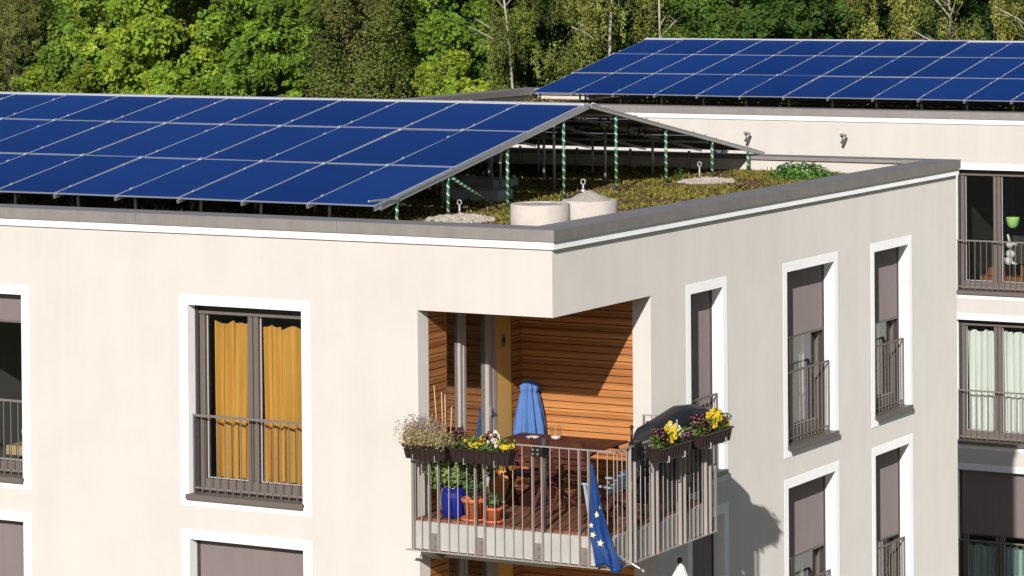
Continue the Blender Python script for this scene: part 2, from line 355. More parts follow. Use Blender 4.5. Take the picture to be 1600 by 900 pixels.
def window(bld, F, u0, u1, zoff, mull, blind=None, rail=True, room='room', surround=(.13, .13), inner_left=1):
    """mull: list of mullion centres; blind: z of the lower edge of the roller blind or None"""
    z0, z1 = Z0 + zoff, Z1 + zoff
    D = .20
    fr = MB()                                        # frame, with the fixed sash bars
    s = .075
    F.box(fr, u0 + .045, u0 + .045 + s, D, D + .07, z0 + .03, z1 - .09); F.box(fr, u1 - .045 - s, u1 - .045, D, D + .07, z0 + .03, z1 - .09)
    F.box(fr, u0 + .045 + s, u1 - .045 - s, D, D + .07, z1 - .13, z1 - .09); F.box(fr, u0 + .045 + s, u1 - .045 - s, D, D + .07, z0 + .03, z0 + .19)
    cuts = [u0 + .045 + s] + list(mull) + [u1 - .045 - s]
    for c in mull:
        F.box(fr, c - .075, c - .008, D - .004, D + .066, z0 + .19, z1 - .13); F.box(fr, c + .008, c + .075, D - .002, D + .068, z0 + .19, z1 - .13)
    win = fr.build('window', M['taupe'], bld)
    sur = MB()                                       # white surround: flat trim, 5 mm proud, and the lining of the reveal
    a, b = surround; e = -.005
    F.box(sur, u0 - a, u0, e, .02, z0 - b, z1 + b); F.box(sur, u1, u1 + a, e, .02, z0 - b, z1 + b)
    F.box(sur, u0, u1, e, .02, z1, z1 + b); F.box(sur, u0, u1, e, .02, z0 - b, z0)
    F.box(sur, u0 - .02, u0, .02, .32, z0 - .02, z1 + .02); F.box(sur, u1, u1 + .02, .02, .32, z0 - .02, z1 + .02)
    F.box(sur, u0, u1, .02, .32, z1, z1 + .02); F.box(sur, u0, u1, .02, .32, z0 - .02, z0)
    sur.build('surround', M['white'], win)
    gd = MB(); F.box(gd, u0 + .002, u0 + .045, D - .045, D + .05, z0 + .03, z1 - .005); F.box(gd, u1 - .045, u1 - .002, D - .045, D + .05, z0 + .03, z1 - .005)
    F.box(gd, u0 + .045, u1 - .045, D + .005, D + .06, z1 - .09, z1 - .005); gd.build('guide_rail', M['taupe_dark'], win)
    if blind is None:
        bx = MB(); F.box(bx, u0 + .05, u1 - .05, D - .03, D + .003, z1 - .125, z1 - .085); bx.build('blind_box', M['taupe'], win)
    for i in range(len(cuts) - 1):
        l = cuts[i] + (.075 if i else 0); r_ = cuts[i + 1] - (.075 if i < len(cuts) - 2 else 0)
        pn = MB(); F.box(pn, l, r_, D + .045, D + .05, z0 + .19, z1 - .13); pn.build('pane', M['glass'], win)
        bd = MB(); F.box(bd, l + .018, l + .03, D + .02, D + .04, z0 + .2, z1 - .14); F.box(bd, l + .03, r_ - .03, D + .02, D + .04, z0 + .2, z0 + .212); bd.build('glazing_bead', M['alu_frame'], win)
    if blind is not None:
        bl = MB(); F.box(bl, u0 + .047, u1 - .047, D - .035, D - .028, blind, z1 - .006); bl.build('blind', M['blind'], win)
        bb = MB(); F.box(bb, u0 + .047, u1 - .047, D - .042, D - .022, blind - .03, blind); bb.build('blind_bar', M['taupe'], win)
    sl_ = MB(); F.box(sl_, u0 - .02, u1 + .02, -.055, D, z0 - .012, z0 + .022); F.box(sl_, u0 - .02, u1 + .02, -.058, -.045, z0 - .04, z0 + .024)
    sl_.build('sill', M['taupe'], win)
    if rail:
        rl = MB(); zr = z0 + 1.0; d = .085
        F.bar(rl, (u0 + .005, d, zr), (u1 - .005, d, zr), .012, .03); F.bar(rl, (u0 + .005, d, z0 + .09), (u1 - .005, d, z0 + .09), .01, .022)
        n = max(3, round((u1 - u0) / .123)); 
        for i in range(n + 1):
            u = u0 + .02 + (u1 - u0 - .04) * i / n; wd = .03 if i in (0, n) else .010
            F.bar(rl, (u, d, z0 + .03), (u, d, zr), wd if F.k == 'x' else .010, .010 if F.k == 'x' else wd)
        rl.build('railing', M['rail_dark'], win)
    rm = MB(); d0, d1 = .325, 3.0; ul, ur, zb, zt = u0 - .25, u1 + .25, z0 - .05, z1 + .12
    P = lambda u, dd, z: F.p(u, dd, z)
    rm.face([P(ul, d1, zb), P(ur, d1, zb), P(ur, d1, zt), P(ul, d1, zt)]); rm.face([P(ul, d0, zb), P(ur, d0, zb), P(ur, d1, zb), P(ul, d1, zb)])
    rm.face([P(ul, d0, zt), P(ur, d0, zt), P(ur, d1, zt), P(ul, d1, zt)]); rm.face([P(ul, d0, zb), P(ul, d1, zb), P(ul, d1, zt), P(ul, d0, zt)])
    rm.face([P(ur, d0, zb), P(ur, d1, zb), P(ur, d1, zt), P(ur, d0, zt)])
    rm.build('room_interior', M[room], win, normals=False)
    return win

# ================================================================== near building
house = thing('apartment_building', (-10, 6, GZ), 'beige rendered near apartment block with solar roof and wood-lined corner balcony', 'building')
LX0 = -30.0
FW = [(-9.52, -7.832), (-5.214, -3.515)]
RW = [(3.69, 4.65), (6.68, 8.293), (9.742, 11.05)]
holesA = [(u0, u1, Z0 + k, Z1 + k) for (u0, u1) in FW for k in (0, -FLOOR)] + [(-1.85, 0, -3.52 + k, -1.036 + k) for k in (0, -FLOOR)]
holesB = [(u0, u1, Z0 + k, Z1 + k) for (u0, u1) in RW for k in (0, -FLOOR)] + [(0, 2.57, -3.52 + k, -1.036 + k) for k in (0, -FLOOR)]
wmb = MB(); wall_sheet(wmb, FA, LX0, 0, GZ, -.139, holesA); wall_sheet(wmb, FB, 0, 13.0, GZ, -.139, holesB)
wmb.face([(LX0, 13, GZ), (0, 13, GZ), (0, 13, -.1), (LX0, 13, -.1)]); wmb.face([(LX0, 0, GZ), (LX0, 13, GZ), (LX0, 13, -.1), (LX0, 0, -.1)])
walls = wmb.build('wall', M['plaster'], house)
def ring(mb, x0, x1, y0, y1, o, i, z0, z1, m=0):
    """closed frame: o outside the rectangle, i inside it"""
    mb.box(x0 - o, x1 + o, y0 - o, y0 + i, z0, z1, m); mb.box(x0 - o, x1 + o, y1 - i, y1 + o, z0, z1, m)
    mb.box(x0 - o, x0 + i, y0 + i, y1 - i, z0, z1, m); mb.box(x1 - i, x1 + o, y0 + i, y1 - i, z0, z1, m)
def cap_ring(name, x0, x1, y0, y1, parent):
    """parapet flashing in lengths of about three metres, 3 mm joints"""
    mb = MB(); o, i, q = .058, .40, .09
    X0, X1, Y0, Y1 = x0 - o, x1 + o, y0 - o, y1 + o; w_ = o + i
    # deep lip outside, thin plate with a short drip inside
    runs = [(X0, X1, True, Y0, Y0 + q, -.138), (X0, X1, True, Y1 - q, Y1, -.138), (Y0 + q, Y1 - q, False, X0, X0 + q, -.138), (Y0 + q, Y1 - q, False, X1 - q, X1, -.138),
            (X0 + q, X1 - q, True, Y0 + q, Y0 + w_, -.052), (X0 + q, X1 - q, True, Y1 - w_, Y1 - q, -.052), (Y0 + w_, Y1 - w_, False, X0 + q, X0 + w_, -.052), (Y0 + w_, Y1 - w_, False, X1 - w_, X1 - q, -.052)]
    for (a0, a1, horiz, b0, b1, zl) in runs:
        n = max(1, round((a1 - a0) / 3.0)); L = (a1 - a0) / n
        for k in range(n):
            s0 = a0 + k * L + (.002 if k else 0); s1 = a0 + (k + 1) * L - (.002 if k < n - 1 else 0)
            if horiz: mb.box(s0, s1, b0, b1, zl, 0)
            else: mb.box(b0, b1, s0, s1, zl, 0)
    return mb.build(name, M['zinc'], parent)
cap_ring('parapet_cap', LX0, 0, 0, 13.0, house)
b = MB(); ring(b, LX0, 0, 0, 13.0, .036, 0.002, -.232, -.139); b.build('cornice_band', M['white'], house)
b = MB()
for (x0, x1, y0, y1) in ((LX0 + .01, -.01, .01, .36), (LX0 + .01, -.01, 12.64, 12.99), (LX0 + .01, LX0 + .36, .36, 12.64), (-.36, -.01, .36, 12.64)): b.box(x0, x1, y0, y1, -.6, -.139)
for (x0, x1, y0, y1) in ((LX0 + .05, -.05, .05, .355), (LX0 + .05, -.05, 12.645, 12.95), (LX0 + .05, LX0 + .355, .355, 12.645), (-.355, -.05, .355, 12.645)): b.box(x0, x1, y0, y1, -.1385, -.0525)
b.build('parapet_upstand', M['plaster'], house)
b = MB(); b.box(LX0 + .36, -.36, .36, 12.64, -.6, -.235); b.build('roof', M['soil'], house)

# windows of the near building
win_l = window(house, FA, *FW[0], 0, [-8.676], blind=-1.49, room='room_mid')
win_m = window(house, FA, *FW[1], 0, [-4.365])
window(house, FA, *FW[0], -FLOOR, [-8.676], blind=-6.25); window(house, FA, *FW[1], -FLOOR, [-4.365], blind=-6.25)
window(house, FB, *RW[0], 0, [], blind=-2.95); window(house, FB, *RW[1], 0, [7.25], blind=-2.06); window(house, FB, *RW[2], 0, [10.2], blind=-2.20)
window(house, FB, *RW[0], -FLOOR, [], blind=-5.9); window(house, FB, *RW[1], -FLOOR, [7.25], blind=-5.10); window(house, FB, *RW[2], -FLOOR, [10.2], blind=-5.40)
curtain(FA, -5.02, -4.40, .33, -3.33, -1.37, M['gold'], amp=.05, label='gold curtain behind the left pane of the tall front window', wl=.14)
curtain(FA, -4.30, -3.56, .33, -3.33, -1.39, M['gold'], amp=.05, label='gold curtain behind the right pane of the tall front window', wl=.15)
for (u0, u1, zo, lb) in ((7.35, 8.0, 0, 'pale curtain in the half-shaded upper window right of the corner balcony'), (10.3, 10.8, 0, 'pale curtain in the upper window nearest the far corner of the side wall'),
                         (7.35, 8.0, -FLOOR, 'pale curtain below the blind of the lower window in the middle of the side wall'), (10.3, 10.8, -FLOOR, 'pale curtain in the lower window nearest the far corner of the side wall')):
    curtain(FB, u0, u1, .36, -3.33 + zo, -1.4 + zo, M['sheer'], label=lb)

# ---- corner loggias (wood-lined recess), upper and lower storey
def boards(mb, p0, du, L, z0, z1, nrm, pitch=.0912, t=.018):
    """horizontal shiplap boards on a vertical plane, gap 7 mm"""
    z = z0
    p0 = Vector(p0); du = Vector(du); n = Vector(nrm)
    while z < z1 - .01:
        h = min(pitch - .011, z1 - z)
        a = p0 + n * t; b_ = a + du * L
        q = [Vector((a.x, a.y, z)), Vector((b_.x, b_.y, z)), Vector((b_.x, b_.y, z + h)), Vector((a.x, a.y, z + h))]
        mb.face(q)
        mb.face([q[0], q[1], q[1] - n * t, q[0] - n * t]); mb.face([q[3], q[2], q[2] - n * t, q[3] - n * t])
        z += pitch
def loggia(zo):
    zf, zc = -3.52 + zo, -1.036 + zo
    c = MB(); boards(c, (-1.868, 2.588, 0), (1, 0, 0), 1.868 - .26, zf, zc, (0, -1, 0)); cl = c.build('wood_cladding', M['clad'], house, normals=False)
    for yy, ln in ((.25, .43), (2.315, .25)): c = MB(); boards(c, (-1.868, yy, 0), (0, 1, 0), ln, zf, zc, (1, 0, 0)); c.build('wood_cladding', M['clad'], house, normals=False)
    for bx in ((-1.87, -.26, 2.59, 2.62), (-1.9, -1.87, .25, .69), (-1.9, -1.87, 2.3, 2.59)):
        bk = MB(); bk.box(*bx, zf, zc); bk.build('cladding_backing', M['cable'], house)
    for bx in ((-1.9, -1.85, .003, .25), (-.26, -.003, 2.57, 2.62)):
        rv = MB(); rv.box(*bx, zf, zc); rv.build('loggia_jamb', M['plaster'], house)
    cg = MB(); cg.box(-1.87, -.006, .006, 2.6, zc + .004, zc + .1); cg.build('loggia_ceiling', M['darkwood'], house)
    fl = MB(); fl.box(-1.9, -.006, .006, 2.6, zf - .12, zf - .002); fl.build('loggia_floor', M['concrete'], house)
    # balcony door: fixed light, door leaf, smooth wood panel
    x = -1.868; d = MB()
    for (y0, y1, o) in ((.675, .70, .012), (1.02, 1.075, .016), (1.085, 1.14, .03), (1.70, 1.765, .03), (1.775, 1.815, .016), (1.83, 1.915, .02)): d.box(x - .05, x + o, y0, y1, zf, zc)
    for (y0, y1) in ((.70, 1.02), (1.14, 1.70)): d.box(x - .05, x + .01, y0, y1, zf, zf + .10); d.box(x - .05, x + .01, y0, y1, zc - .08, zc)
    door = d.build('balcony_door', M['door_frame'], house)
    hd = MB(); hd.box(x + .03, x + .045, 1.72, 1.745, zf + .98, zf + 1.1); hd.tube([(x + .045, 1.732, zf + 1.06), (x + .075, 1.732, zf + 1.06), (x + .075, 1.63, zf + 1.06)], .008, 6); hd.build('handle', M['alu'], door)
    for (y0, y1) in ((.70, 1.02), (1.14, 1.70)):
        p = MB(); p.box(x - .03, x - .024, y0, y1, zf + .1, zc - .08); p.build('pane', M['door_glass'], door)
    wp = MB(); wp.box(x - .05, x + .012, 1.918, 2.312, zf, zc); wp.build('wood_panel', M['oak_panel'], door)
    rm = MB(); rm.box(-4.6, -1.93, .66, 2.3, zf, zc); rm.build('room_interior', M['room'], door)
loggia(0); loggia(-FLOOR)
th = thing('wall_thermometer', (-1.85, 2.08, -1.62), 'small grey thermometer on the wood panel beside the balcony door', 'thermometer')
b = MB(); b.box(-1.856, -1.838, 2.05, 2.13, -1.72, -1.56); b.build('case', M['lampgrey'], th)
b = MB(); b.box(-1.838, -1.834, 2.065, 2.115, -1.66, -1.60); b.build('display', M['black'], th)

# ---- cantilever balcony: slab, deck, railing, brackets
QX, QY, RY, LX = 1.0, -.40, 2.31, -1.70
def slab(zo, name):
    b = MB(); b.box(LX, -.003, QY + .03, .004, -3.83 + zo, -3.5 + zo); b.box(-.003 + .004, QX - .03, QY + .03, RY - .03, -3.83 + zo, -3.5 + zo)
    return b.build(name, M['concrete'], house)
bal = slab(0, 'balcony'); slab(-FLOOR, 'balcony')
b = MB(); x = LX + .02
while x < QX - .24:
    y0 = QY + .07; y1 = 2.56 if x + .13 < -.02 else RY - .06
    b.box(x, x + .132, y0, y1, -3.498, -3.468); x += .142
b.build('deck', M['deck'], bal)
ZR, ZB = -2.487, -3.845
rl = MB()
rl.bar((LX, QY, ZR), (QX, QY, ZR), .042, .012); rl.bar((QX, QY, ZR), (QX, RY, ZR), .042, .012); rl.bar((QX, RY, ZR), (.0, RY, ZR), .042, .012); rl.bar((LX, QY, ZR), (LX, .0, ZR), .042, .012)
rl.bar((LX - .09, QY, ZB), (QX, QY, ZB), .055, .010); rl.bar((QX, QY, ZB), (QX, RY, ZB), .055, .010); rl.bar((QX, RY, ZB), (.0, RY, ZB), .055, .010); rl.bar((LX, QY, ZB), (LX, .0, ZB), .055, .01)
def flat(x, y, along):       # flat post, 50 mm across the railing line
    if along == 'x': rl.box(x - .006, x + .006, y - .025, y + .025, ZB, ZR)
    else: rl.box(x - .025, x + .025, y - .006, y + .006, ZB, ZR)
def rod(x, y): rl.tube([(x, y, ZB), (x, y, ZR)], .0065, 6, cap=False)
px_ = [-1.402, -.773, 0.0, .613]
for c in px_:
    flat(c - .062, QY, 'x'); flat(c + .062, QY, 'x'); plates = MB(); plates.box(c - .055, c + .055, QY + .012, QY + .031, -3.83, -3.63)
    for zz in (-3.68, -3.78): plates.tube([(c, QY + .012, zz), (c, QY - .004, zz)], .016, 8)
    plates.build('fixing_plate', M['plate'], bal)
x = LX + .125
allx = []
while x < QX - .03:
    if all(abs(x - (c + s)) > .055 for c in px_ for s in (-.062, .062)) and all(abs(x - c) > .062 for c in px_): rod(x, QY)
    x += .1245
flat(LX, QY, 'x'); flat(LX + .02, QY, 'x')
py_ = [.055, .64, 1.372, 2.076]
for c in py_:
    flat(QX, c - .06, 'y'); flat(QX, c + .06, 'y'); plates = MB(); plates.box(QX - .031, QX - .012, c - .05, c + .05, -3.83, -3.63); plates.build('fixing_plate', M['plate'], bal)
y = QY + .09
while y < RY - .02:
    if all(abs(y - (c + s)) > .05 for c in py_ for s in (-.06, .06)) and all(abs(y - c) > .06 for c in py_): rod(QX, y)
    y += .118
rod(QX, QY); flat(QX, RY, 'x')
x = QX - .125
while x > .05: rod(x, RY); x -= .125
flat(.02, RY, 'x')
y = QY + .12
while y < -.02: flat(LX, y, 'y'); y += .125
railing = rl.build('railing', M['steel'], bal)
b = MB(); V = [(LX + .03, y, -3.852) for y in (-.34, -.004)] + [(LX + .22, y, -3.852) for y in (-.34, -.004)] + [(LX + .05, -.004, -4.02), (LX + .20, -.004, -4.02)]; b.mesh(V, [(0, 1, 3, 2), (0, 4, 1), (2, 3, 5), (0, 2, 5, 4), (1, 4, 5, 3)]); b.build('bracket', M['taupe'], bal)
b = MB(); b.tube([(.93, 1.38, -3.5), (.93, 1.38, -2.36)], .017, 10); b.build('stub_pole', M['galv'], bal)

# ================================================================== solar arrays
Y_ROW = [(1.40, 3.36), (3.42, 5.36), (5.42, 6.98)]
SLOPE = .1775; Zs = lambda y: .075 + (y - 1.4) * SLOPE        # top face of the front slope
RIDGE_Y = 7.17; Zb = lambda y: Zs(2 * RIDGE_Y - y)
POST_Y = [1.88, 3.175, 4.775, 6.39, 7.99, 9.61, 11.2, 12.495]
def panel_mesh(L, name):
    """one module lying in its own frame: x 0..1, y 0..L, top at z=0"""
    mb = MB(); W = .992; f = .008; t = .020
    mb.box(f, W - f, f, L - f, -.008, -.002, 0)
    for (x0, x1, y0, y1, mi) in ((0, f, 0, L, 4), (W - f, W, 0, L, 4), (f, W - f, 0, f, 1), (f, W - f, L - f, L, 1)): mb.box(x0, x1, y0, y1, -t, 0, mi)
    mb.face([(f, f, -.0105), (W - f, f, -.0105), (W - f, L - f, -.0105), (f, L - f, -.0105)], 2)
    mb.box(.4, .6, L * .62, L * .62 + .11, -.030, -.0106, 3)
    me_o = mb.build(name, [M['cells'], M['mod_frame'], M['backsheet'], M['cable'], M['alu_frame']])
    return me_o
def clamp_mesh():
    mb = MB()
    for yy in (.22, .78): mb.box(-.024, .012, yy - .03, yy + .03, -.002, .012, 0)
    return mb
def array(xg, yo, ncol, label, full_posts, front_posts, back):
    A = thing('solar_array', (xg, yo + 7, -.23), label, 'solar panels')
    ang = math.atan(SLOPE)
    protos = []
    for (y0, y1) in Y_ROW:
        L = (y1 - y0) / math.cos(ang); o = panel_mesh(L, 'solar_panel')
        for yy, hw, ex in ((.18 * L, .025, -.006), (.80 * L, .025, -.006), (L + .008, .034, .003)):
            c = MB(); c.box(-.030 - ex, .014 + ex, yy - hw, yy + hw, -.001, .012 + ex * .6); c.build('clamp', M['alu_frame'], o)
        protos.append((o, L))
    first = [True] * 3
    for k in range(ncol):
        for r, (y0, y1) in enumerate(Y_ROW):
            for side in ((0, 1) if back else (0,)):
                o = protos[r][0]
                if first[r]: first[r] = False
                else: o = copy_tree(o)
                jt = RNG.normal(0, .0025, 3)
                if side == 0:
                    o.rotation_euler = (ang + jt[0], jt[1] * .7, 0); o.location = (xg - 1.008 * (k + 1) + .008, yo + y0, Zs(y0) + jt[2] * .6)
                else:
                    o.rotation_euler = (ang + jt[0], 0, PI); o.location = (xg - 1.008 * k, yo + 2 * RIDGE_Y - y0, Zs(y0) + jt[2] * .6)
                o.parent = A; o.matrix_parent_inverse = wm(A).inverted()
    # rails up the slope under every column joint, purlins along the rows, ridge trim, gable beams
    Lx = ncol * 1.008
    for k in range(ncol + 1):
        x = xg - 1.008 * k + .004
        b = MB(); b.bar((x, yo + 1.375, Zs(1.375) - .046), (x, yo + RIDGE_Y - .03, Zs(RIDGE_Y - .03) - .046), .034, .046)
        b.build('rail', M['alu'], A)
        if back: b = MB(); b.bar((x, yo + RIDGE_Y + .03, Zs(RIDGE_Y - .03) - .05), (x, yo + 2 * RIDGE_Y - 1.38, Zs(1.38) - .035), .034, .03); b.build('rail', M['alu'], A)
    for y in (1.9, 3.18, 4.78, 6.39):
        b = MB(); b.bar((xg - Lx, yo + y, Zs(y) - .125), (xg - .02, yo + y, Zs(y) - .088), .045, .04); b.build('purlin', M['galv'], A)
        if back and y > 2: b = MB(); b.bar((xg - Lx, yo + 2 * RIDGE_Y - y, Zs(y) - .125), (xg - .02, yo + 2 * RIDGE_Y - y, Zs(y) - .088), .045, .04); b.build('purlin', M['galv'], A)
    for (y0, y1) in ((1.47, RIDGE_Y - .05),) + (((2 * RIDGE_Y - 1.25, RIDGE_Y + .02),) if back else ()):
        zz = lambda y: Zs(y if y < RIDGE_Y else 2 * RIDGE_Y - y)
        b = MB(); b.bar((xg + .030, yo + y0, zz(y0) - .048), (xg + .030, yo + y1, zz(y1) - .048), .03, .066); b.bar((xg + .050, yo + y0, zz(y0) - .022), (xg + .050, yo + y1, zz(y1) - .024), .0102, .012); b.bar((xg + .050, yo + y0, zz(y0) - .074), (xg + .050, yo + y1, zz(y1) - .074), .0102, .010)
        b.build('gable_beam', M['alu'], A)
    b = MB(); b.bar((xg - Lx, yo + RIDGE_Y - .09, Zs(RIDGE_Y) - .022), (xg + .03, yo + RIDGE_Y - .09, Zs(RIDGE_Y) - .022), .16, .035); b.build('ridge_trim', M['alu_frame'], A)
    # struts under the panels near the gable
    if back:
        for k in range(0, 7):
            x = xg - .05 - 1.008 * k
            for y in (4.775, 6.39, 7.99, 9.61): b = MB(); b.bar((x, yo + y, zz(y) - .18), (x - .75, yo + y, zz(y) - .17), .018, .018); b.build('strut', M['galv'], A)
        rnd = random.Random(4)
        for k in range(26):
            x = xg - rnd.uniform(.2, 5); y = rnd.uniform(5, 10.5); z = zz(y) - .06
            pts = [(x + t * rnd.uniform(.3, .6) * (1 if k % 2 else -.6), yo + y + rnd.uniform(-.2, .2) + t * .25, z - .16 * math.sin(PI * t) - rnd.uniform(0, .03)) for t in (0, .25, .5, .75, 1)]
            b = MB(); b.tube(pts, .012, 5); b.build('cable', M['cable'], A)
        for k, y in ((0, 8.35), (1, 6.1), (0, 9.3)): 
            n = 16; b = MB(); b.tube([(xg - .35 - k * .7 + .09 * math.cos(2 * PI * i / n), yo + y + .03 * math.sin(4 * PI * i / n), zz(y) - .17 + .1 * math.sin(2 * PI * i / n)) for i in range(n + 1)], .012, 5); b.build('cable_loop', M['cable'], A)
    # posts
    def post(x, y, tape):
        top = (Zs(y) if y < RIDGE_Y else Zb(y)) - .09; h = top + .235
        b = MB(); r = .023 if tape else .021
        b.tube([(0, 0, 0), (0, 0, h)], r, 10)
        o = b.build('post', M['tape'] if tape else M['galv']); o.location = (x, yo + y, -.235)
        o.parent = A; o.matrix_parent_inverse = wm(A).inverted()
        if tape: o['label'] = 'post wrapped in green and white tape'
    for k in range(full_posts):
        for i, y in enumerate(POST_Y):
            if k == 0: post(xg + .03, y, True)
            else: post(xg - 1.008 * k, y + (.03 if k % 2 else -.05), False)
    for k in range(full_posts, front_posts): post(xg - 1.008 * k, 1.88, False)
    return A
A1 = array(-3.3, 0, 14, 'blue solar array on the near roof with its open gable end showing', 9, 14, True)
def tape_rod(p, q, label, parent, r=.02):
    p = Vector(p); q = Vector(q); b = MB(); L = (q - p).length; b.tube([(0, 0, 0), (0, 0, L)], r, 8)
    o = b.build('brace', M['tape']); o.rotation_euler = (q - p).to_track_quat('Z', 'Y').to_euler(); o.location = p
    o.parent = parent; o.matrix_parent_inverse = wm(parent).inverted(); o['label'] = label
tape_rod((-3.26, 4.55, -.22), (-3.26, 3.25, .30), 'diagonal brace wrapped in green and white tape', A1)
b = MB(); b.bar((-3.9, 2.62, -.2), (-3.28, 2.2, .17), .02, .02); b.bar((-3.24, 1.87, .13), (-3.24, 1.15, .145), .022, .022); b.build('brace', M['galv'], A1)
A2 = array(-15.75 + 13 * 1.008, 26.70, 13, 'blue solar array on the roof of the block behind', 0, 0, False)
def small_posts():
    b0 = MB(); b0.tube([(0, 0, 0), (0, 0, 1)], .023, 8); o = b0.build('post', M['galv']); first = True
    for k in range(14):
        for y in (1.88, 3.175):
            c = o if first else o.copy()
            if not first: COL.objects.link(c)
            first = False
            c.location = (-15.75 - .06 + 1.008 * 0 + (k * 1.0) + (.45 if y > 2 else 0) - 0, 26.75 + y, -.235); c.scale = (1, 1, Zs(y) - .115 + .235)
            c.parent = A2; c.matrix_parent_inverse = wm(A2).inverted()
small_posts()
A2.location.z += .04

# ------------------------------------------------------------------ on the near roof
ZS = -.235
def concrete_ring(cx, cy, r, top, heap, label):
    t = thing('concrete_ring', (cx, cy, ZS), label, 'concrete ring', 'concrete rings on the near roof')
    b = MB(); b.lathe((cx, cy, 0), [(r, ZS - .05), (r, top - .012), (r - .012, top), (r - .06, top), (r - .07, top - .012), (r - .07, top - .15)], 40)
    b.build('shell', M['ringconc'], t)
    b = MB(); n = 22; V = []; rows = 7
    for j in range(rows + 1):
        rr = (r - .065) * (1 - j / rows)
        for i in range(n):
            a = 2 * PI * i / n; k = 1 - j / rows
            V.append((cx + rr * math.cos(a), cy + rr * math.sin(a), top - .012 + heap * (1 - k) ** .8 * (1 + random.uniform(-.12, .12)) + random.uniform(-.006, .006)))
    b.mesh(V, [(j * n + i, j * n + (i + 1) % n, (j + 1) * n + (i + 1) % n, (j + 1) * n + i) for j in range(rows) for i in range(n)], 0, True)
    b.build('gravel_fill', M['gravel'], t)
    return t
concrete_ring(-1.04, 1.62, .37, .155, .004, 'pale concrete ring with flat fill standing nearest the roof corner')
concrete_ring(-1.07, 2.98, .355, .10, .13, 'pale concrete ring heaped with gravel around an eye bolt')
def eye_bolt(x, y, z, h, label):
    t = thing('eye_bolt', (x, y, z), label, 'eye bolt', 'eye bolts on the near roof')
    b = MB(); b.tube([(x, y, z), (x, y, z + h)], .013, 8); b.lathe((x, y, z), [(.035, 0), (.035, .02), (.014, .03)], 10); b.build('shank', M['galv'], t)
    b = MB(); n = 14; b.tube([(x + .032 * math.cos(2 * PI * i / n), y, z + h + .032 + .032 * math.sin(2 * PI * i / n)) for i in range(n + 1)], .008, 6); b.build('eye', M['galv'], t)
eye_bolt(-1.17, 3.0, .20, .09, 'eye bolt sticking out of the gravel heap in the second concrete ring')
eye_bolt(-2.98, 10.15, ZS + .02, .22, 'eye bolt in the gravel patch near the far end of the taped posts')
eye_bolt(-3.2, 3.35, ZS + .02, .15, 'short eye bolt in the gravel patch beside the second taped post')
def stone_heap(x, y, rx, ry, h, n, label):
    mb = MB(); rnd = random.Random(int(x * 100))
    for k in range(n):
        a = rnd.uniform(0, 2 * PI); r = math.sqrt(rnd.random()); s = rnd.uniform(.018, .05)
        c = (x + rx * r * math.cos(a), y + ry * r * math.sin(a), ZS + h * (1 - r) + s * .3)
        V = [(c[0] + s * (dx + rnd.uniform(-.3, .3)), c[1] + s * (dy + rnd.uniform(-.3, .3)), c[2] + s * .7 * (dz + rnd.uniform(-.3, .3))) for dx, dy, dz in ((1, 0, 0), (-1, 0, 0), (0, 1, 0), (0, -1, 0), (0, 0, 1), (0, 0, -1))]
        mb.mesh(V, [(0, 2, 4), (2, 1, 4), (1, 3, 4), (3, 0, 4), (2, 0, 5), (1, 2, 5), (3, 1, 5), (0, 3, 5)])
    o = mb.build('gravel', M['gravel']); o['label'] = label; o['category'] = 'gravel'; stuff(o)
stone_heap(-2.85, 10.1, .42, .5, .05, 420, 'pale gravel patch at the foot of a taped post far along the roof')
stone_heap(-2.95, 2.9, .45, .5, .07, 420, 'pale gravel patch beside the second taped post near the front parapet')
def block(x, y, z, sx, sy, sz, rz, label):
    c, s = math.cos(rz), math.sin(rz); b = MB(); e = .012
    b.bar((x - sx / 2 * c, y - sx / 2 * s, z + sz / 2), (x + sx / 2 * c, y + sx / 2 * s, z + sz / 2), sy, sz)
    o = b.build('ballast_slab', M['concrete']); bv = o.modifiers.new('Bevel', 'BEVEL'); bv.width = e; bv.segments = 2
    tag(o, label, 'concrete slab', 'concrete slabs under the near array')
block(-4.4, 5.9, ZS, .9, .5, .16, .1, 'concrete slab in the shade under the array behind the third taped post')
block(-5.6, 8.0, ZS, 1.1, .6, .14, -.15, 'larger concrete slab deep in the shade under the near array')
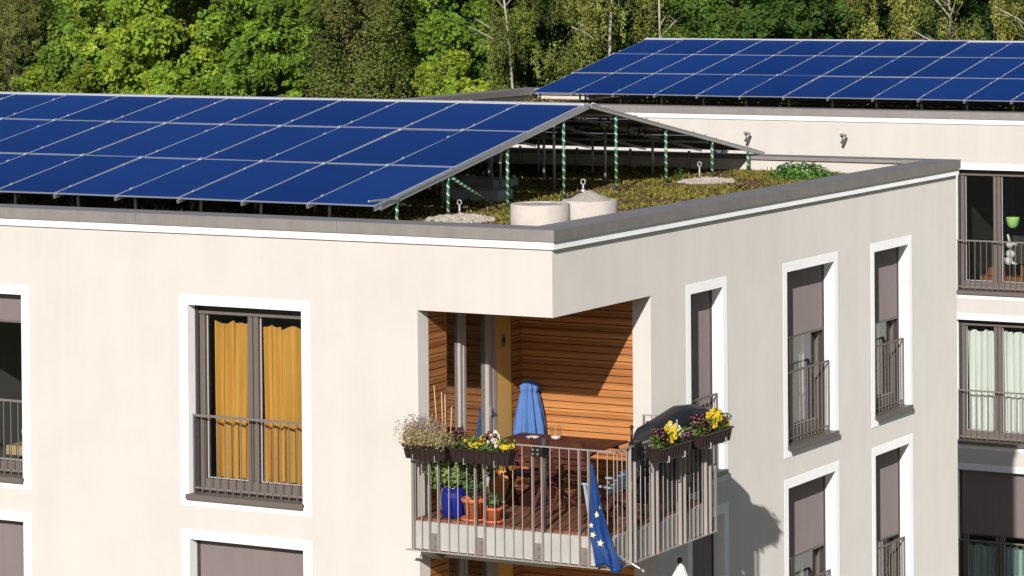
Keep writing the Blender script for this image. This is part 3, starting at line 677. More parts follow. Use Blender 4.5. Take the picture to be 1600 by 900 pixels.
# roof vegetation: sedum and grass, hues by patch
def roof_veg(name, x0, x1, y0, y1, n, label, hmax=.09, keep=None):
    P = np.stack([RNG.uniform(x0, x1, n), RNG.uniform(y0, y1, n), np.full(n, ZS)], 1)
    f = lambda a, b, p: np.sin(P[:, 0] * a + p) * np.cos(P[:, 1] * b - p) + .6 * np.sin(P[:, 0] * a * 2.3 - P[:, 1] * b * 1.7 + 2 * p)
    green = f(2.1, 1.6, .4) + .8 * f(5.2, 4.1, 2.0) + RNG.normal(0, .45, n)
    if keep is not None: P = P[keep(P)]; green = green[:len(P)]
    n = len(P)
    gcol = np.array([[.24, .22, .045]]) * RNG.uniform(.5, 1.35, (n, 1)); bcol = np.array([[.19, .12, .065]]) * RNG.uniform(.45, 1.3, (n, 1)); ycol = np.array([[.34, .25, .09]]) * RNG.uniform(.6, 1.2, (n, 1))
    t = (green > .25)[:, None]; C = np.where(t, gcol, bcol); C = np.where((RNG.random((n, 1)) < .08), ycol, C)
    h = RNG.uniform(.012, hmax, n) * np.where(green > .25, 1.1, .5); h = np.where(RNG.random(n) < .012, h * 2.6, h)
    d = RNG.normal(0, .55, (n, 2)); wdt = RNG.uniform(.006, .02, n)
    side = unit(RNG.normal(0, 1, (n, 3)) * np.array([1, 1, .1])) * wdt[:, None]
    tip = P + np.stack([d[:, 0] * h, d[:, 1] * h, h], 1); mid = P + np.stack([d[:, 0] * h * .3, d[:, 1] * h * .3, h * .55], 1)
    o = quads(name, np.stack([P - side, P + side, mid + side * .9, tip, mid - side * .9], 1), C, M['grass'])
    o['label'] = label; o['category'] = 'plants'; stuff(o)
roof_veg('roof_plants', -5.6, -.42, .42, 12.6, 52000, 'low sedum and grass growing on the near roof', .05)
roof_veg('roof_plants', -15, -5.6, .5, 12, 9000, 'sparse grass in the shade under the near array', .11)
def leafy_clump(name, c, r, h, n, size, col, label, cat, group=None, stems=0):
    cx, cy, cz = c
    d = unit(RNG.normal(0, 1, (n, 3))); d[:, 2] = np.abs(d[:, 2])
    k = RNG.uniform(.35, 1, n) ** .5
    pos = np.array([cx, cy, cz]) + d * k[:, None] * np.array([r, r, h])
    C = np.array([col]) * RNG.uniform(.45, 1.4, (n, 1)) * (1 + RNG.normal(0, .08, (n, 3)))
    P = leaf_polys(pos, d + np.array([0, 0, .5]), size, .5, .5)
    o = quads(name, P, np.clip(C, 0, 1), M['plant'])
    return tag(o, label, cat, group)
leafy_clump('shrub', (-1.9, 11.45, ZS), .50, .27, 800, .07, (.10, .24, .035), 'bright green leafy shrub near the far corner of the roof', 'shrub')
leafy_clump('weed', (-3.25, 10.05, ZS), .12, .24, 110, .06, (.07, .13, .03), 'small weed beside the far eye bolt', 'weed')

# ================================================================== block behind
house2 = thing('apartment_building', (-8, 33, GZ), 'beige rendered block behind with grey-capped roof, wall lamps and a second solar roof', 'building')
BW = [(-4.99, -3.40), (-.9, .7)]
bx0, bx1, by0, by1 = -18.15, 14.0, 25.8, 41.0
holes = [(u0, u1, Z0 - k * FLOOR, Z1 - k * FLOOR) for (u0, u1) in BW for k in (0, 1, 2)]
b = MB(); wall_sheet(b, FC, bx0, bx1, GZ, -.1, holes)
NX, NY = -16.75, 32.3          # the left rear corner steps in
pts = [(bx0, by0), (bx0, NY), (NX, NY), (NX, by1), (bx1, by1), (bx1, by0)]
for i in range(5):
    (xa, ya), (xb, yb) = pts[i], pts[i + 1]; b.face([(xa, ya, GZ), (xb, yb, GZ), (xb, yb, -.1), (xa, ya, -.1)])
b.build('wall', M['plaster'], house2)
b = MB(); up = MB(); cn = MB()
o_, i_ = .05, .40
for (x0, x1, y0, y1) in ((bx0 - o_, bx1 + o_, by0 - o_, by0 + i_), (bx0 - o_, bx0 + i_, by0 + i_, NY + o_), (bx0 + i_, NX + i_, NY - i_, NY + o_), (NX - o_, NX + i_, NY + o_, by1 - i_), (NX - o_, bx1 + o_, by1 - i_, by1 + o_), (bx1 - i_, bx1 + o_, by0 + i_, by1 - i_)):
    b.box(x0, x1, y0, y1, -.138, 0); up.box(x0 + .06, x1 - .06, y0 + .06, y1 - .04, -.6, -.139)
b.build('parapet_cap', M['zinc'], house2); up.build('parapet_upstand', M['plaster'], house2)
cn.box(bx0 - .028, bx1 + .028, by0 - .028, by0 - .002, -.24, -.139); cn.box(bx0 - .028, bx0 - .002, by0, NY, -.24, -.139); cn.build('cornice_band', M['white'], house2)
b = MB(); b.box(bx0 + .3, bx1 - .3, by0 + .3, NY - .3, -.6, -.24); b.box(NX + .3, bx1 - .3, NY - .3, by1 - .3, -.6, -.242); b.build('roof', M['soil'], house2)
for k, (bl, rm) in enumerate(((None, 'room'), (None, 'room_mid'), (-8.29, 'room_mid'))):
    for i, (u0, u1) in enumerate(BW): window(house2, FC, u0, u1, -k * FLOOR, [(u0 + u1) / 2], blind=bl, room=rm)
def sheer_pair(k, mat, lbs, ztop):
    zo = -k * FLOOR
    curtain(FC, -4.87, -4.27, 25.8 * 0 + .34, -3.33 + zo, ztop, mat, .03, .13, label=lbs[0]); curtain(FC, -4.12, -3.52, .34, -3.33 + zo, ztop, mat, .03, .12, label=lbs[1])
sheer_pair(1, M['sheer'], ('white curtain behind the left pane of the middle window of the block behind', 'white curtain behind the right pane of the middle window of the block behind'), -4.32)
sheer_pair(2, M['teal_curtain'], ('pale teal curtain behind the left pane of the lowest window of the block behind', 'pale teal curtain behind the right pane of the lowest window of the block behind'), -8.55)
roof_veg('roof_plants', -17.6, -2.5, 26.3, 31.5, 9000, 'weeds growing under the solar array of the block behind', .07)
# things seen through the top window of the block behind
t = thing('lime_lampshade', (-4.0, 26.25, -2.1), 'lime green shade in the top window of the block behind', 'lampshade')
b = MB(); b.lathe((-4.0, 26.35, -2.30), [(.001, 0), (.06, .004), (.105, .06), (.135, .19), (.13, .22), (.10, .225)], 20); b.build('shade', M['green_lamp'], t)
b = MB(); b.tube([(-4.0, 26.35, -2.06), (-4.0, 26.35, -1.05)], .004, 5); b.build('cord', M['black'], t)
t = thing('plush_toy', (-4.05, 26.3, -2.9), 'white plush toy hanging behind the top window of the block behind', 'toy')
b = MB()
for (dx, dz, r) in ((0, -2.62, .075), (.02, -2.80, .10), (-.02, -2.94, .09)):
    b.lathe((-4.05 + dx, 26.3, dz), [(.001, -r), (r * .7, -r * .7), (r, 0), (r * .7, r * .7), (.001, r)], 12)
b.build('body', M['toy_white'], t)
b = MB()
for (x0, z0, x1, z1) in ((-4.05, -2.55, -4.09, -2.42), (-4.03, -2.58, -3.90, -2.62), (-4.07, -2.95, -4.17, -2.90), (-4.02, -2.97, -3.90, -3.0)): b.tube([(x0, 26.3, z0), (x1, 26.3, z1)], [.03, .022], 8)
b.build('limb', M['toy_white'], t)
t = thing('sideboard', (-4.1, 27.2, -3.55), 'low brown wooden furniture seen through the top window of the block behind', 'furniture')
b = MB(); b.box(-4.75, -3.3, 26.5, 26.95, -3.58, -3.28); b.build('body', M['brownwood'], t)
b = MB(); b.box(-4.6, -4.3, 26.55, 26.9, -3.27, -3.12); b.box(-3.9, -3.4, 26.5, 26.9, -3.27, -3.05); b.build('drawer', M['brownwood'], t)
def spot(x, z, label):
    t = thing('wall_lamp', (x, 25.8, z), label, 'wall lamp', 'spot lamps on the facade behind')
    b = MB(); b.lathe((x - .09, 25.79, z + .06), [(.034, -.02), (.036, 0), (.034, .02)], 10); b.tube([(x - .09, 25.8, z + .06), (x - .09, 25.72, z + .06), (x + .02, 25.66, z + .05)], .018, 8); b.build('arm', M['lampgrey'], t)
    b = MB(); b.tube([(x + .055, 25.64, z + .07), (x - .025, 25.62, z - .11)], [.03, .034], 12); b.build('lamp_head', M['lampgrey'], t)
spot(-9.4, -.57, 'grey spot lamp on the pale wall just above the low end of the near array')
spot(-7.29, -.56, 'grey spot lamp alone on the pale wall right of the near array')
spot(-12.55, -.62, 'grey spot lamp glimpsed between the posts under the near array')
t = thing('floodlight', (-9.98, 25.7, -.86), 'square floodlight on the pale wall under the low end of the near array', 'floodlight')
b = MB(); b.bar((-10.06, 25.66, -.93), (-9.98, 25.62, -.80), .24, .16, up=(0, 1, 0)); b.build('housing', M['black'], t)
b = MB(); b.bar((-10.06, 25.585, -.925), (-9.985, 25.535, -.81), .17, .012, up=(0, 1, 0)); b.build('glass', M['alu'], t)
b = MB(); b.tube([(-10.0, 25.8, -.85), (-10.0, 25.66, -.87)], .02, 8); b.build('bracket', M['lampgrey'], t)

# ================================================================== things on the balcony
ZD = -3.468
def flowers(name, box, n, cols, label, leaf=(.12, .17, .03), rise=.13, spread=.05):
    """pansy heads over a bed of leaves; box = (x0,x1,y0,y1,z)"""
    x0, x1, y0, y1, z = box
    t = thing(name, ((x0 + x1) / 2, (y0 + y1) / 2, z), label, 'flowers', 'pansies in the balcony boxes')
    m = int(n * 1.9); P = np.stack([RNG.uniform(x0 - .01, x1 + .01, m), RNG.uniform(y0 - .02, y1 + .02, m), z + RNG.uniform(0, rise * .75, m)], 1)
    quads('leaves', leaf_polys(P, np.tile([.2, -.5, .8], (m, 1)), .042, .6, .7), np.clip(np.array([leaf]) * RNG.uniform(.4, 1.5, (m, 1)), 0, 1), M['plant'], t)
    px = RNG.uniform(0, 1, n); C = np.zeros((n, 3))
    for i in range(n):
        k = px[i] + RNG.normal(0, .05)
        for a, c in cols:
            if k <= a: C[i] = c; break
        else: C[i] = cols[-1][1]
    lx = x1 - x0 > y1 - y0
    X = x0 + (x1 - x0) * (px if lx else RNG.uniform(-.12, 1.12, n)); Y = y0 + (y1 - y0) * (RNG.uniform(-.12, 1.12, n) if lx else px)
    dome = .6 + .4 * np.sin(px * 11 + z * 7)
    Z = z + rise * RNG.uniform(.35, 1, n) * dome + .03
    pos = np.stack([X, Y, Z], 1); nrm = unit(np.array([.35, -.8, .5]) + RNG.normal(0, .45, (n, 3)))
    a = unit(np.cross(nrm, np.array([0, 0, 1.]))); bb = np.cross(nrm, a); s = RNG.uniform(.017, .030, n)[:, None]
    ring_ = [pos + (a * math.cos(q) + bb * math.sin(q)) * s * (1 if i % 2 == 0 else .72) for i, q in enumerate(np.linspace(0, 2 * PI, 11)[:-1])]
    C = C * RNG.uniform(.75, 1.15, (n, 1))
    quads('blooms', np.stack(ring_, 1), np.clip(C, 0, 1), M['petal'], t)
    q = s * .28; pc = pos + nrm * .004
    quads('hearts', np.stack([pc + a * q, pc + bb * q, pc - a * q, pc - bb * q], 1), np.clip(np.where(C[:, :1] > .4, np.array([[.10, .02, .02]]), np.array([[.7, .5, .03]])), 0, 1), M['petal'], t)
    return t
def trough(p, q, out, label, depth=.19, h=.17, ztop=-2.55):
    """box hung on the outside of the rail from p to q (inner top edge), out = outward unit vector"""
    p = Vector((p[0], p[1], 0)); q = Vector((q[0], q[1], 0)); o = Vector((out[0], out[1], 0)); d = (q - p).normalized()
    c = (p + q) / 2 + o * depth / 2
    t = thing('flower_box', (c.x, c.y, ztop - h), label, 'flower box', 'flower boxes hung on the balcony railing')
    mb = MB(); L = (q - p).length
    def loop(z, e, w):
        return [p + d * e + o * w, q - d * e + o * w, q - d * e + o * (depth - w), p + d * e + o * (depth - w)], z
    lv = [loop(ztop - h, .035, .03), loop(ztop - .02, .006, .008), loop(ztop - .02, -.006, -.006), loop(ztop, -.008, -.008), loop(ztop, .012, .012), loop(ztop - .05, .014, .014)]
    V = [(v.x, v.y, z) for pts, z in lv for v in pts]
    F = [(0, 1, 2, 3)] + [(4 * j + i, 4 * j + (i + 1) % 4, 4 * j + 4 + (i + 1) % 4, 4 * j + 4 + i) for j in range(5) for i in range(4)]
    mb.mesh(V, F)
    n = int(L / .075)                                                 # moulded ribs on the outer face
    for i in range(1, n):
        s = p + d * (L * i / n)
        a = s + o * (depth - .020); b_ = s + o * (depth - .004)
        mb.bar((a.x, a.y, ztop - h + .01), (b_.x, b_.y, ztop - .03), .012, .012)
    mb.build('trough', M['trough'], t)
    sm = MB(); pts = [p + d * .013 + o * .013, q - d * .013 + o * .013, q - d * .013 + o * (depth - .013), p + d * .013 + o * (depth - .013)]
    sm.face([(v.x, v.y, ztop - .03) for v in pts]); sm.build('soil', M['soil'], t)
    for f in (.25, .75):
        s = p + d * (L * f); k = MB(); e = s + o * (depth + .004); k.bar((e.x, e.y, ztop - h - .01), (e.x, e.y, ztop - h + .06), .016, .006, up=(d.x, d.y, 0)); e2 = s - o * .0
        k.bar((e.x, e.y, ztop - h - .012), (e2.x, e2.y, ztop - h - .012), .016, .006); k.bar((e2.x - o.x * .012, e2.y - o.y * .012, ztop - h - .012), (e2.x - o.x * .012, e2.y - o.y * .012, ZR + .008), .016, .006, up=(d.x, d.y, 0))
        k.build('hook', M['galv'], t)
    return t
YL, PU, WH, VI = (.88, .66, .035), (.055, .008, .045), (.88, .84, .72), (.12, .03, .14)
yo_ = QY - .03
trough((-1.71, yo_), (-1.11, yo_), (0, -1), 'dark flower box with dried herbs at the left end of the balcony rail')
trough((-1.07, yo_), (-.25, yo_), (0, -1), 'dark ribbed flower box with purple, yellow and white pansies on the front rail')
trough((QX + .03, .37), (QX + .03, 1.22), (1, 0), 'dark flower box with pansies on the side rail in front of the covered grill')
trough((QX + .03, 1.50), (QX + .03, 2.36), (1, 0), 'dark flower box with pansies at the far end of the side rail')
flowers('pansies', (-1.04, -.28, yo_ - .16, yo_ - .03, -2.565), 330, [(.27, PU), (.55, YL), (.70, PU), (.83, WH), (1.2, YL)], 'purple, yellow and white pansies in the long front flower box', rise=.20)
flowers('pansies', (QX + .06, QX + .19, .40, 1.19, -2.565), 330, [(.36, PU), (.62, YL), (.78, WH), (1.2, VI)], 'pansies from purple to yellow in the side box in front of the grill', rise=.22)
flowers('pansies', (QX + .06, QX + .19, 1.53, 2.33, -2.565), 330, [(.36, PU), (.70, YL), (.85, PU), (1.2, YL)], 'pansies from purple to yellow in the box at the far end of the side rail', rise=.23)
# dried herbs / lavender
t = thing('herb_plant', (-1.5, yo_ - .1, -2.57), 'straw-coloured dried herbs and lavender in the leftmost flower box', 'herbs')
n = 190; st = MB(); tips = []
for i in range(n):
    x = random.uniform(-1.68, -1.14); y = yo_ - random.uniform(.03, .16); h = random.uniform(.10, .32) * (1.2 - abs(x + 1.45) * .9); dx, dy = random.gauss(-.01, .07), random.gauss(-.02, .06)
    st.tube([(x, y, -2.585), (x + dx * .4, y + dy * .4, -2.585 + h * .6), (x + dx, y + dy, -2.585 + h)], [.003, .0025, .0015], 4, cap=False); tips.append((x + dx, y + dy, -2.585 + h))
st.build('stems', M['cane'], t)
T = np.array(tips); m = 2600; src = T[RNG.integers(0, n, m)]; base = np.stack([src[:, 0], src[:, 1], np.full(m, -2.585)], 1)
k = RNG.uniform(.25, 1.05, (m, 1)); pos = base + (src - base) * k + RNG.normal(0, .02, (m, 3))
C = np.where(RNG.random((m, 1)) < .45, np.array([[.50, .42, .24]]), np.where(RNG.random((m, 1)) < .6, np.array([[.26, .28, .10]]), np.array([[.52, .36, .22]]))) * RNG.uniform(.5, 1.3, (m, 1))
C = np.where((pos[:, 2:] > -2.36) & (RNG.random((m, 1)) < .5), np.array([[.16, .14, .24]]), C)
quads('leaves', leaf_polys(pos, np.tile([.2, -.6, .5], (m, 1)), .030, .5, .8), np.clip(C, 0, 1), M['plant'], t)
b = MB()
for i, (x, y, dx, h) in enumerate(((-1.40, -.30, -.05, .74), (-1.34, -.28, -.02, .66), (-1.30, -.30, .0, .64), (-1.25, -.28, .03, .5))): b.tube([(x, y, -2.62), (x + dx, y, -2.62 + h)], .0065, 6)
tag(b.build('bamboo_canes', M['cane']), 'thin bamboo canes standing up behind the dried herbs', 'canes')

def pot(name, c, prof, mat, label, saucer=None):
    t = thing(name, c, label, 'plant pot')
    b = MB(); r, h = prof[-1]; b.lathe(c, [(.001, 0)] + prof + [(r - .02, h), (r - .03, h - .06)], 28); b.build('pot', mat, t)
    b = MB(); b.lathe(c, [(r - .028, h - .04), (.001, h - .035)], 20); b.build('soil', M['soil'], t)
    if saucer: b = MB(); b.lathe(c, [(.001, .004), (saucer, .004), (saucer + .02, .04), (saucer + .008, .04), (saucer - .01, .014), (.001, .013)], 28); b.build('saucer', mat, t)
    return t
pot('blue_pot', (-1.30, -.10, ZD), [(.13, 0), (.155, .03), (.175, .16), (.168, .30), (.155, .35), (.17, .37)], M['bluepot'], 'glazed cobalt blue pot holding a bushy plant behind the railing')
pot('terracotta_pot', (-.97, -.20, ZD), [(.10, 0), (.13, .22), (.152, .225), (.155, .27)], M['terra'], 'larger terracotta pot with saucer next to the blue pot', .15)
pot('terracotta_pot', (-.69, -.23, ZD), [(.075, 0), (.10, .15), (.115, .155), (.118, .19)], M['terra'], 'small terracotta pot right of the larger terracotta pot', .11)
def bush(name, c, rx, ry, rz, n, size, col, label, hi=.3):
    t = thing(name, (c[0], c[1], c[2] - rz), label, 'plant'); c = np.array(c)
    d = unit(RNG.normal(0, 1, (n, 3))); pos = c + d * (RNG.uniform(.4, 1, (n, 1)) ** .6) * np.array([rx, ry, rz]) * (1 + .18 * np.sin(d[:, :1] * 9) * np.cos(d[:, 2:] * 8))
    C = np.array([col]) * RNG.uniform(.4, 1.35, (n, 1)); C = np.where(RNG.random((n, 1)) < hi, C * np.array([[1.9, 1.6, 1.6]]), C)
    quads('leaves', leaf_polys(pos, d + np.array([0, -.2, .4]), size, .62, .5), np.clip(C, 0, 1), M['plant'], t)
    b = MB()
    for i in range(7):
        a = random.uniform(0, 2 * PI); b.tube([(c[0] + .02 * math.cos(a), c[1] + .02 * math.sin(a), c[2] - rz - .03), (c[0] + .5 * rx * math.cos(a), c[1] + .5 * ry * math.sin(a), c[2])], [.008, .004], 5)
    b.build('stems', M['bark'], t)
bush('potted_bush', (-1.34, -.12, -2.89), .34, .24, .25, 1100, .07, (.17, .26, .08), 'bushy green plant with small pale leaves growing from the blue pot', .25)
bush('potted_plant', (-.97, -.20, -3.03), .13, .12, .18, 170, .06, (.06, .12, .03), 'leafy plant in the larger terracotta pot')
bush('potted_plant', (-.67, -.24, -3.20), .10, .09, .10, 90, .05, (.09, .14, .05), 'sparse plant in the small terracotta pot')
bush('climbing_plant', (-.80, -.05, -2.82), .10, .10, .18, 150, .05, (.20, .22, .03), 'yellow-green plant under the pansy box beside the terracotta pots', .4)
# table
def table():
    x0, x1, y0, y1, z = -1.42, .06, .93, 1.80, -2.73
    t = thing('wooden_table', (-.7, 1.36, ZD), 'dark hardwood folding table on the balcony deck', 'table')
    b = MB(); n = 10; wd = (y1 - y0) / n
    b.box(x0, x0 + .07, y0, y1, z - .028, z); b.box(x1 - .07, x1, y0, y1, z - .028, z)
    for i in range(n): b.box(x0 + .073, x1 - .073, y0 + i * wd + .002, y0 + (i + 1) * wd - .002, z - .024, z - .002)
    b.build('tabletop', M['darkwood'], t)
    for ya in (y0 + .05, y1 - .075): b = MB(); b.box(x0 + .1, x1 - .1, ya, ya + .025, z - .1, z - .029); b.build('apron', M['darkwood'], t)
    for y in (y0 + .10, y1 - .10):
        for s in (1, -1):
            b = MB(); b.bar((-.68 - s * .5, y + s * .012, z - .05), (-.68 + s * .5, y + s * .012, ZD), .022, .055, up=(0, 1, 0)); b.build('leg', M['darkwood'], t)
table()
t = thing('candle_glass', (-.76, 1.46, -2.73), 'glass tumbler with a white candle on the dark table', 'candle glass')
b = MB(); c = (-.76, 1.46, -2.728); b.lathe(c, [(.062, 0), (.078, .17)], 24); b.build('glass', glass_mat('tumbler_glass', (.97, .97, .96), .10), t)
b = MB(); b.lathe(c, [(.001, .013), (.058, .013), (.062, .05), (.001, .052)], 20); b.build('candle', M['candle'], t)
b = MB(); b.lathe((-1.08, 1.45, -2.729), [(.001, 0), (.06, 0), (.085, .018), (.08, .019), (.055, .006), (.001, .006)], 24); tag(b.build('small_dish', M['candle']), 'small pale dish on the dark table', 'dish')
def chair(x, y, rz, label, mat=None, arms=False, group='folding chairs round the balcony table', k_=1.0, mat2=None):
    """folding chair: local +y is the sitter's front"""
    mat = mat or M['darkwood']
    t = thing('folding_chair', (x, y, ZD), label, 'chair', group)
    c, s = math.cos(rz), math.sin(rz); W = lambda px, py, pz: (x + px * c - py * s, y + px * s + py * c, ZD + pz * k_)
    def bb(mb, p, q, w_, h_, up=(0, 0, 1)):
        u = (up[0] * c - up[1] * s, up[0] * s + up[1] * c, up[2]); mb.bar(W(*p), W(*q), w_, h_, up=u)
    for sx in (-1, 1):
        k = sx * .235
        b = MB(); bb(b, (k, .26, 0), (k, -.26, .92), .022, .042, (1, 0, 0)); b.build('leg', mat, t)
        b = MB(); bb(b, (k * .88, -.24, 0), (k * .88, .20, .44), .022, .042, (1, 0, 0)); b.build('leg', mat, t)
    b = MB()
    for i in range(6): bb(b, (-.21, -.20 + i * .075, .445), (.21, -.20 + i * .075, .445), .062, .016)
    b.build('seat', mat, t)
    b = MB()
    for i in range(5):
        z = .56 + i * .075; yy = .26 - .52 * z / .92
        bb(b, (-.225, yy, z), (.225, yy, z), .014, .055)
    b.build('backrest', mat2 or mat, t)
    if arms:
        for sx in (-1, 1): b = MB(); bb(b, (sx * .25, -.15, .64), (sx * .25, .25, .66), .045, .02); bb(b, (sx * .25, .22, .65), (sx * .25, .16, .2), .02, .03); b.build('armrest', mat2 or mat, t)
chair(-.78, .70, 0.0, 'dark folding chair with its back to the railing, left of the parasol pole')
chair(-.12, .72, .06, 'dark folding chair with its back to the railing, right of the parasol pole')
chair(.56, .40, PI / 2 - .12, 'low chair with pale blue backrest and arms at the right end of the table', M['darkwood'], True, k_=.72, mat2=M['paleblue'])
t = thing('rattan_basket', (-1.3, 1.05, ZD), 'orange rattan basket on the deck under the dark table', 'basket')
b = MB(); b.lathe((-1.3, 1.05, ZD), [(.001, 0), (.11, 0), (.15, .1), (.16, .22), (.14, .33), (.11, .37), (.10, .36), (.13, .3), (.14, .2)], 28); b.build('basket', M['wicker'], t)
n = 18; b = MB(); b.tube([(-1.3 + .13 * math.cos(PI * i / n), 1.05, ZD + .35 + .16 * math.sin(PI * i / n)) for i in range(n + 1)], .014, 7); b.build('handle', M['wicker'], t)
# parasol (closed, blue)
def closed_parasol(c, h, r, mat, label, folds=9, pole_up=.05, tie=True):
    cx, cy, cz = c; t = thing('parasol', c, label, 'parasol')
    b = MB(); n = folds * 6; V = []; rows = [(0.0, r), (.25, r * .93), (.5, r * .78), (.72, r * .6), (.80, r * .50), (.83, r * .56), (.88, r * .58), (.95, r * .30), (1.0, r * .05)]
    if not tie: rows = [(0, r), (.3, r * .86), (.6, r * .62), (.85, r * .36), (.97, r * .17), (1, r * .05)]
    for f, rr in rows:
        for i in range(n):
            a = 2 * PI * i / n; k = 1 + .20 * math.cos(folds * a + f * 1.2) + .05 * math.sin(3 * a)
            V.append((cx + rr * k * math.cos(a), cy + rr * k * math.sin(a), cz + h * f))
    b.mesh(V, [(j * n + i, j * n + (i + 1) % n, (j + 1) * n + (i + 1) % n, (j + 1) * n + i) for j in range(len(rows) - 1) for i in range(n)], 0, True)
    b.build('canopy', mat, t)
    b = MB(); b.tube([(cx, cy, cz - .65), (cx, cy, cz + h + pole_up)], .018, 8); b.build('pole', M['galv'], t)
    return t
closed_parasol((-1.63, 2.36, -2.93), .79, .19, M['parasol'], 'folded blue parasol leaning upright in the corner by the balcony door', pole_up=.0)
pw = closed_parasol((.85, 1.60, -5.43), 1.30, .27, M['parasol_white'], 'folded cream parasol on the balcony below', 8, .02, False)
b = MB(); b.lathe((.85, 1.60, -4.13), [(.02, 0), (.032, .015), (.032, .05), (.02, .065), (.001, .07)], 14); b.build('finial', M['black'], pw)
b = MB(); b.lathe((.85, 1.60, -6.45), [(.25, 0), (.25, .06), (.04, .09), (.03, .3)], 20); b.tube([(.85, 1.60, -6.2), (.85, 1.60, -5.4)], .02, 8); b.build('stand', M['lampgrey'], pw)
# parasol post clamped to the rail
t = thing('parasol_post', (.03, -.33, ZD), 'grey steel parasol post clamped to the front rail', 'post')
b = MB(); b.tube([(.05, -.335, -3.5), (.05, -.335, -2.40)], .026, 12); b.build('tube', principled('post_grey', (.10, .11, .12), rough=.4, metal=.4), t)
b = MB(); b.box(-.06, .09, -.44, -.29, -2.60, -2.50); 
for dx in (-.035, .03):
    for dz in (-2.575, -2.525): b.tube([(dx, -.44, dz), (dx, -.452, dz)], .013, 8, m=1)
b.build('clamp', [M['black'], M['alu']], t)
t = thing('rail_clamp', (QX, .20, -2.6), 'black clamp with hanging straps at the front of the side rail', 'clamp')
b = MB(); b.box(QX - .05, QX + .05, .08, .22, -2.66, -2.44); b.tube([(QX - .02, .10, -2.45), (QX - .02, .10, -2.28)], .014, 8); b.lathe((QX - .02, .10, -2.27), [(.001, -.03), (.03, 0), (.001, .03)], 10); b.build('body', M['black'], t)
b = MB()
for k in range(5): b.bar((QX + .03, .16 + k * .045, -2.52), (QX + .06 + k * .01, .22 + k * .05, -2.80 + .03 * k), .02, .006)
b.build('strap', M['black'], t)
t = thing('rail_clamp', (QX + .03, 1.49, -3.2), 'small black clamp low on the side rail', 'clamp')
b = MB(); b.box(QX - .03, QX + .04, 1.44, 1.55, -3.13, -3.02); b.build('body', M['black'], t)
# covered grill
def grill():
    t = thing('covered_grill', (.58, 1.35, ZD), 'grill under a black fabric cover behind the side rail', 'grill')
    # cross-sections along the rail direction: (y, top z, half depth, shoulder)
    secs = [(.84, -2.70, .15), (.845, -2.50, .17), (.855, -2.43, .175), (.90, -2.375, .18), (1.25, -2.33, .18), (1.72, -2.255, .17), (1.78, -2.25, .17), (1.84, -2.255, .17), (2.20, -2.29, .18), (2.265, -2.32, .18), (2.28, -2.40, .175), (2.285, -2.6, .16)]
    b = MB(); V = []; cx = .78; m = 13
    for j, (y, zt, hd) in enumerate(secs):
        for i in range(m):
            a = -1 + 2 * i / (m - 1); u = abs(a)
            if u > .55: xx = math.copysign(hd, a); zz = -3.30 + (zt - .16 + 3.30) * (1 - (u - .55) / .45) 
            else: xx = hd * math.sin(a / .55 * PI / 2) ; zz = zt - .16 + .16 * max(0, math.cos(a / .55 * PI / 2)) ** .6
            wob = .010 * math.sin(y * 31 + i * 1.7) + .008 * math.sin(zz * 23 + j * 2.1)
            V.append((cx + xx + wob, y + .012 * math.sin(zz * 17 + i), zz + wob * .4))
    b.mesh(V, [(j * m + i, j * m + i + 1, (j + 1) * m + i + 1, (j + 1) * m + i) for j in range(len(secs) - 1) for i in range(m - 1)], 0, True)
    b.face(V[:m][::-1], 0); b.face(V[-m:], 0)
    o = b.build('cover', M['cover'], t); sd = o.modifiers.new('Bevel', 'BEVEL'); sd.width = .012; sd.segments = 2
    for (x, y) in ((.68, .95), (.88, .95), (.68, 2.15), (.88, 2.15)):
        k = MB(); k.tube([(x, y, ZD), (x, y, -3.2)], .018, 8); k.build('leg', M['black'], t)
grill()
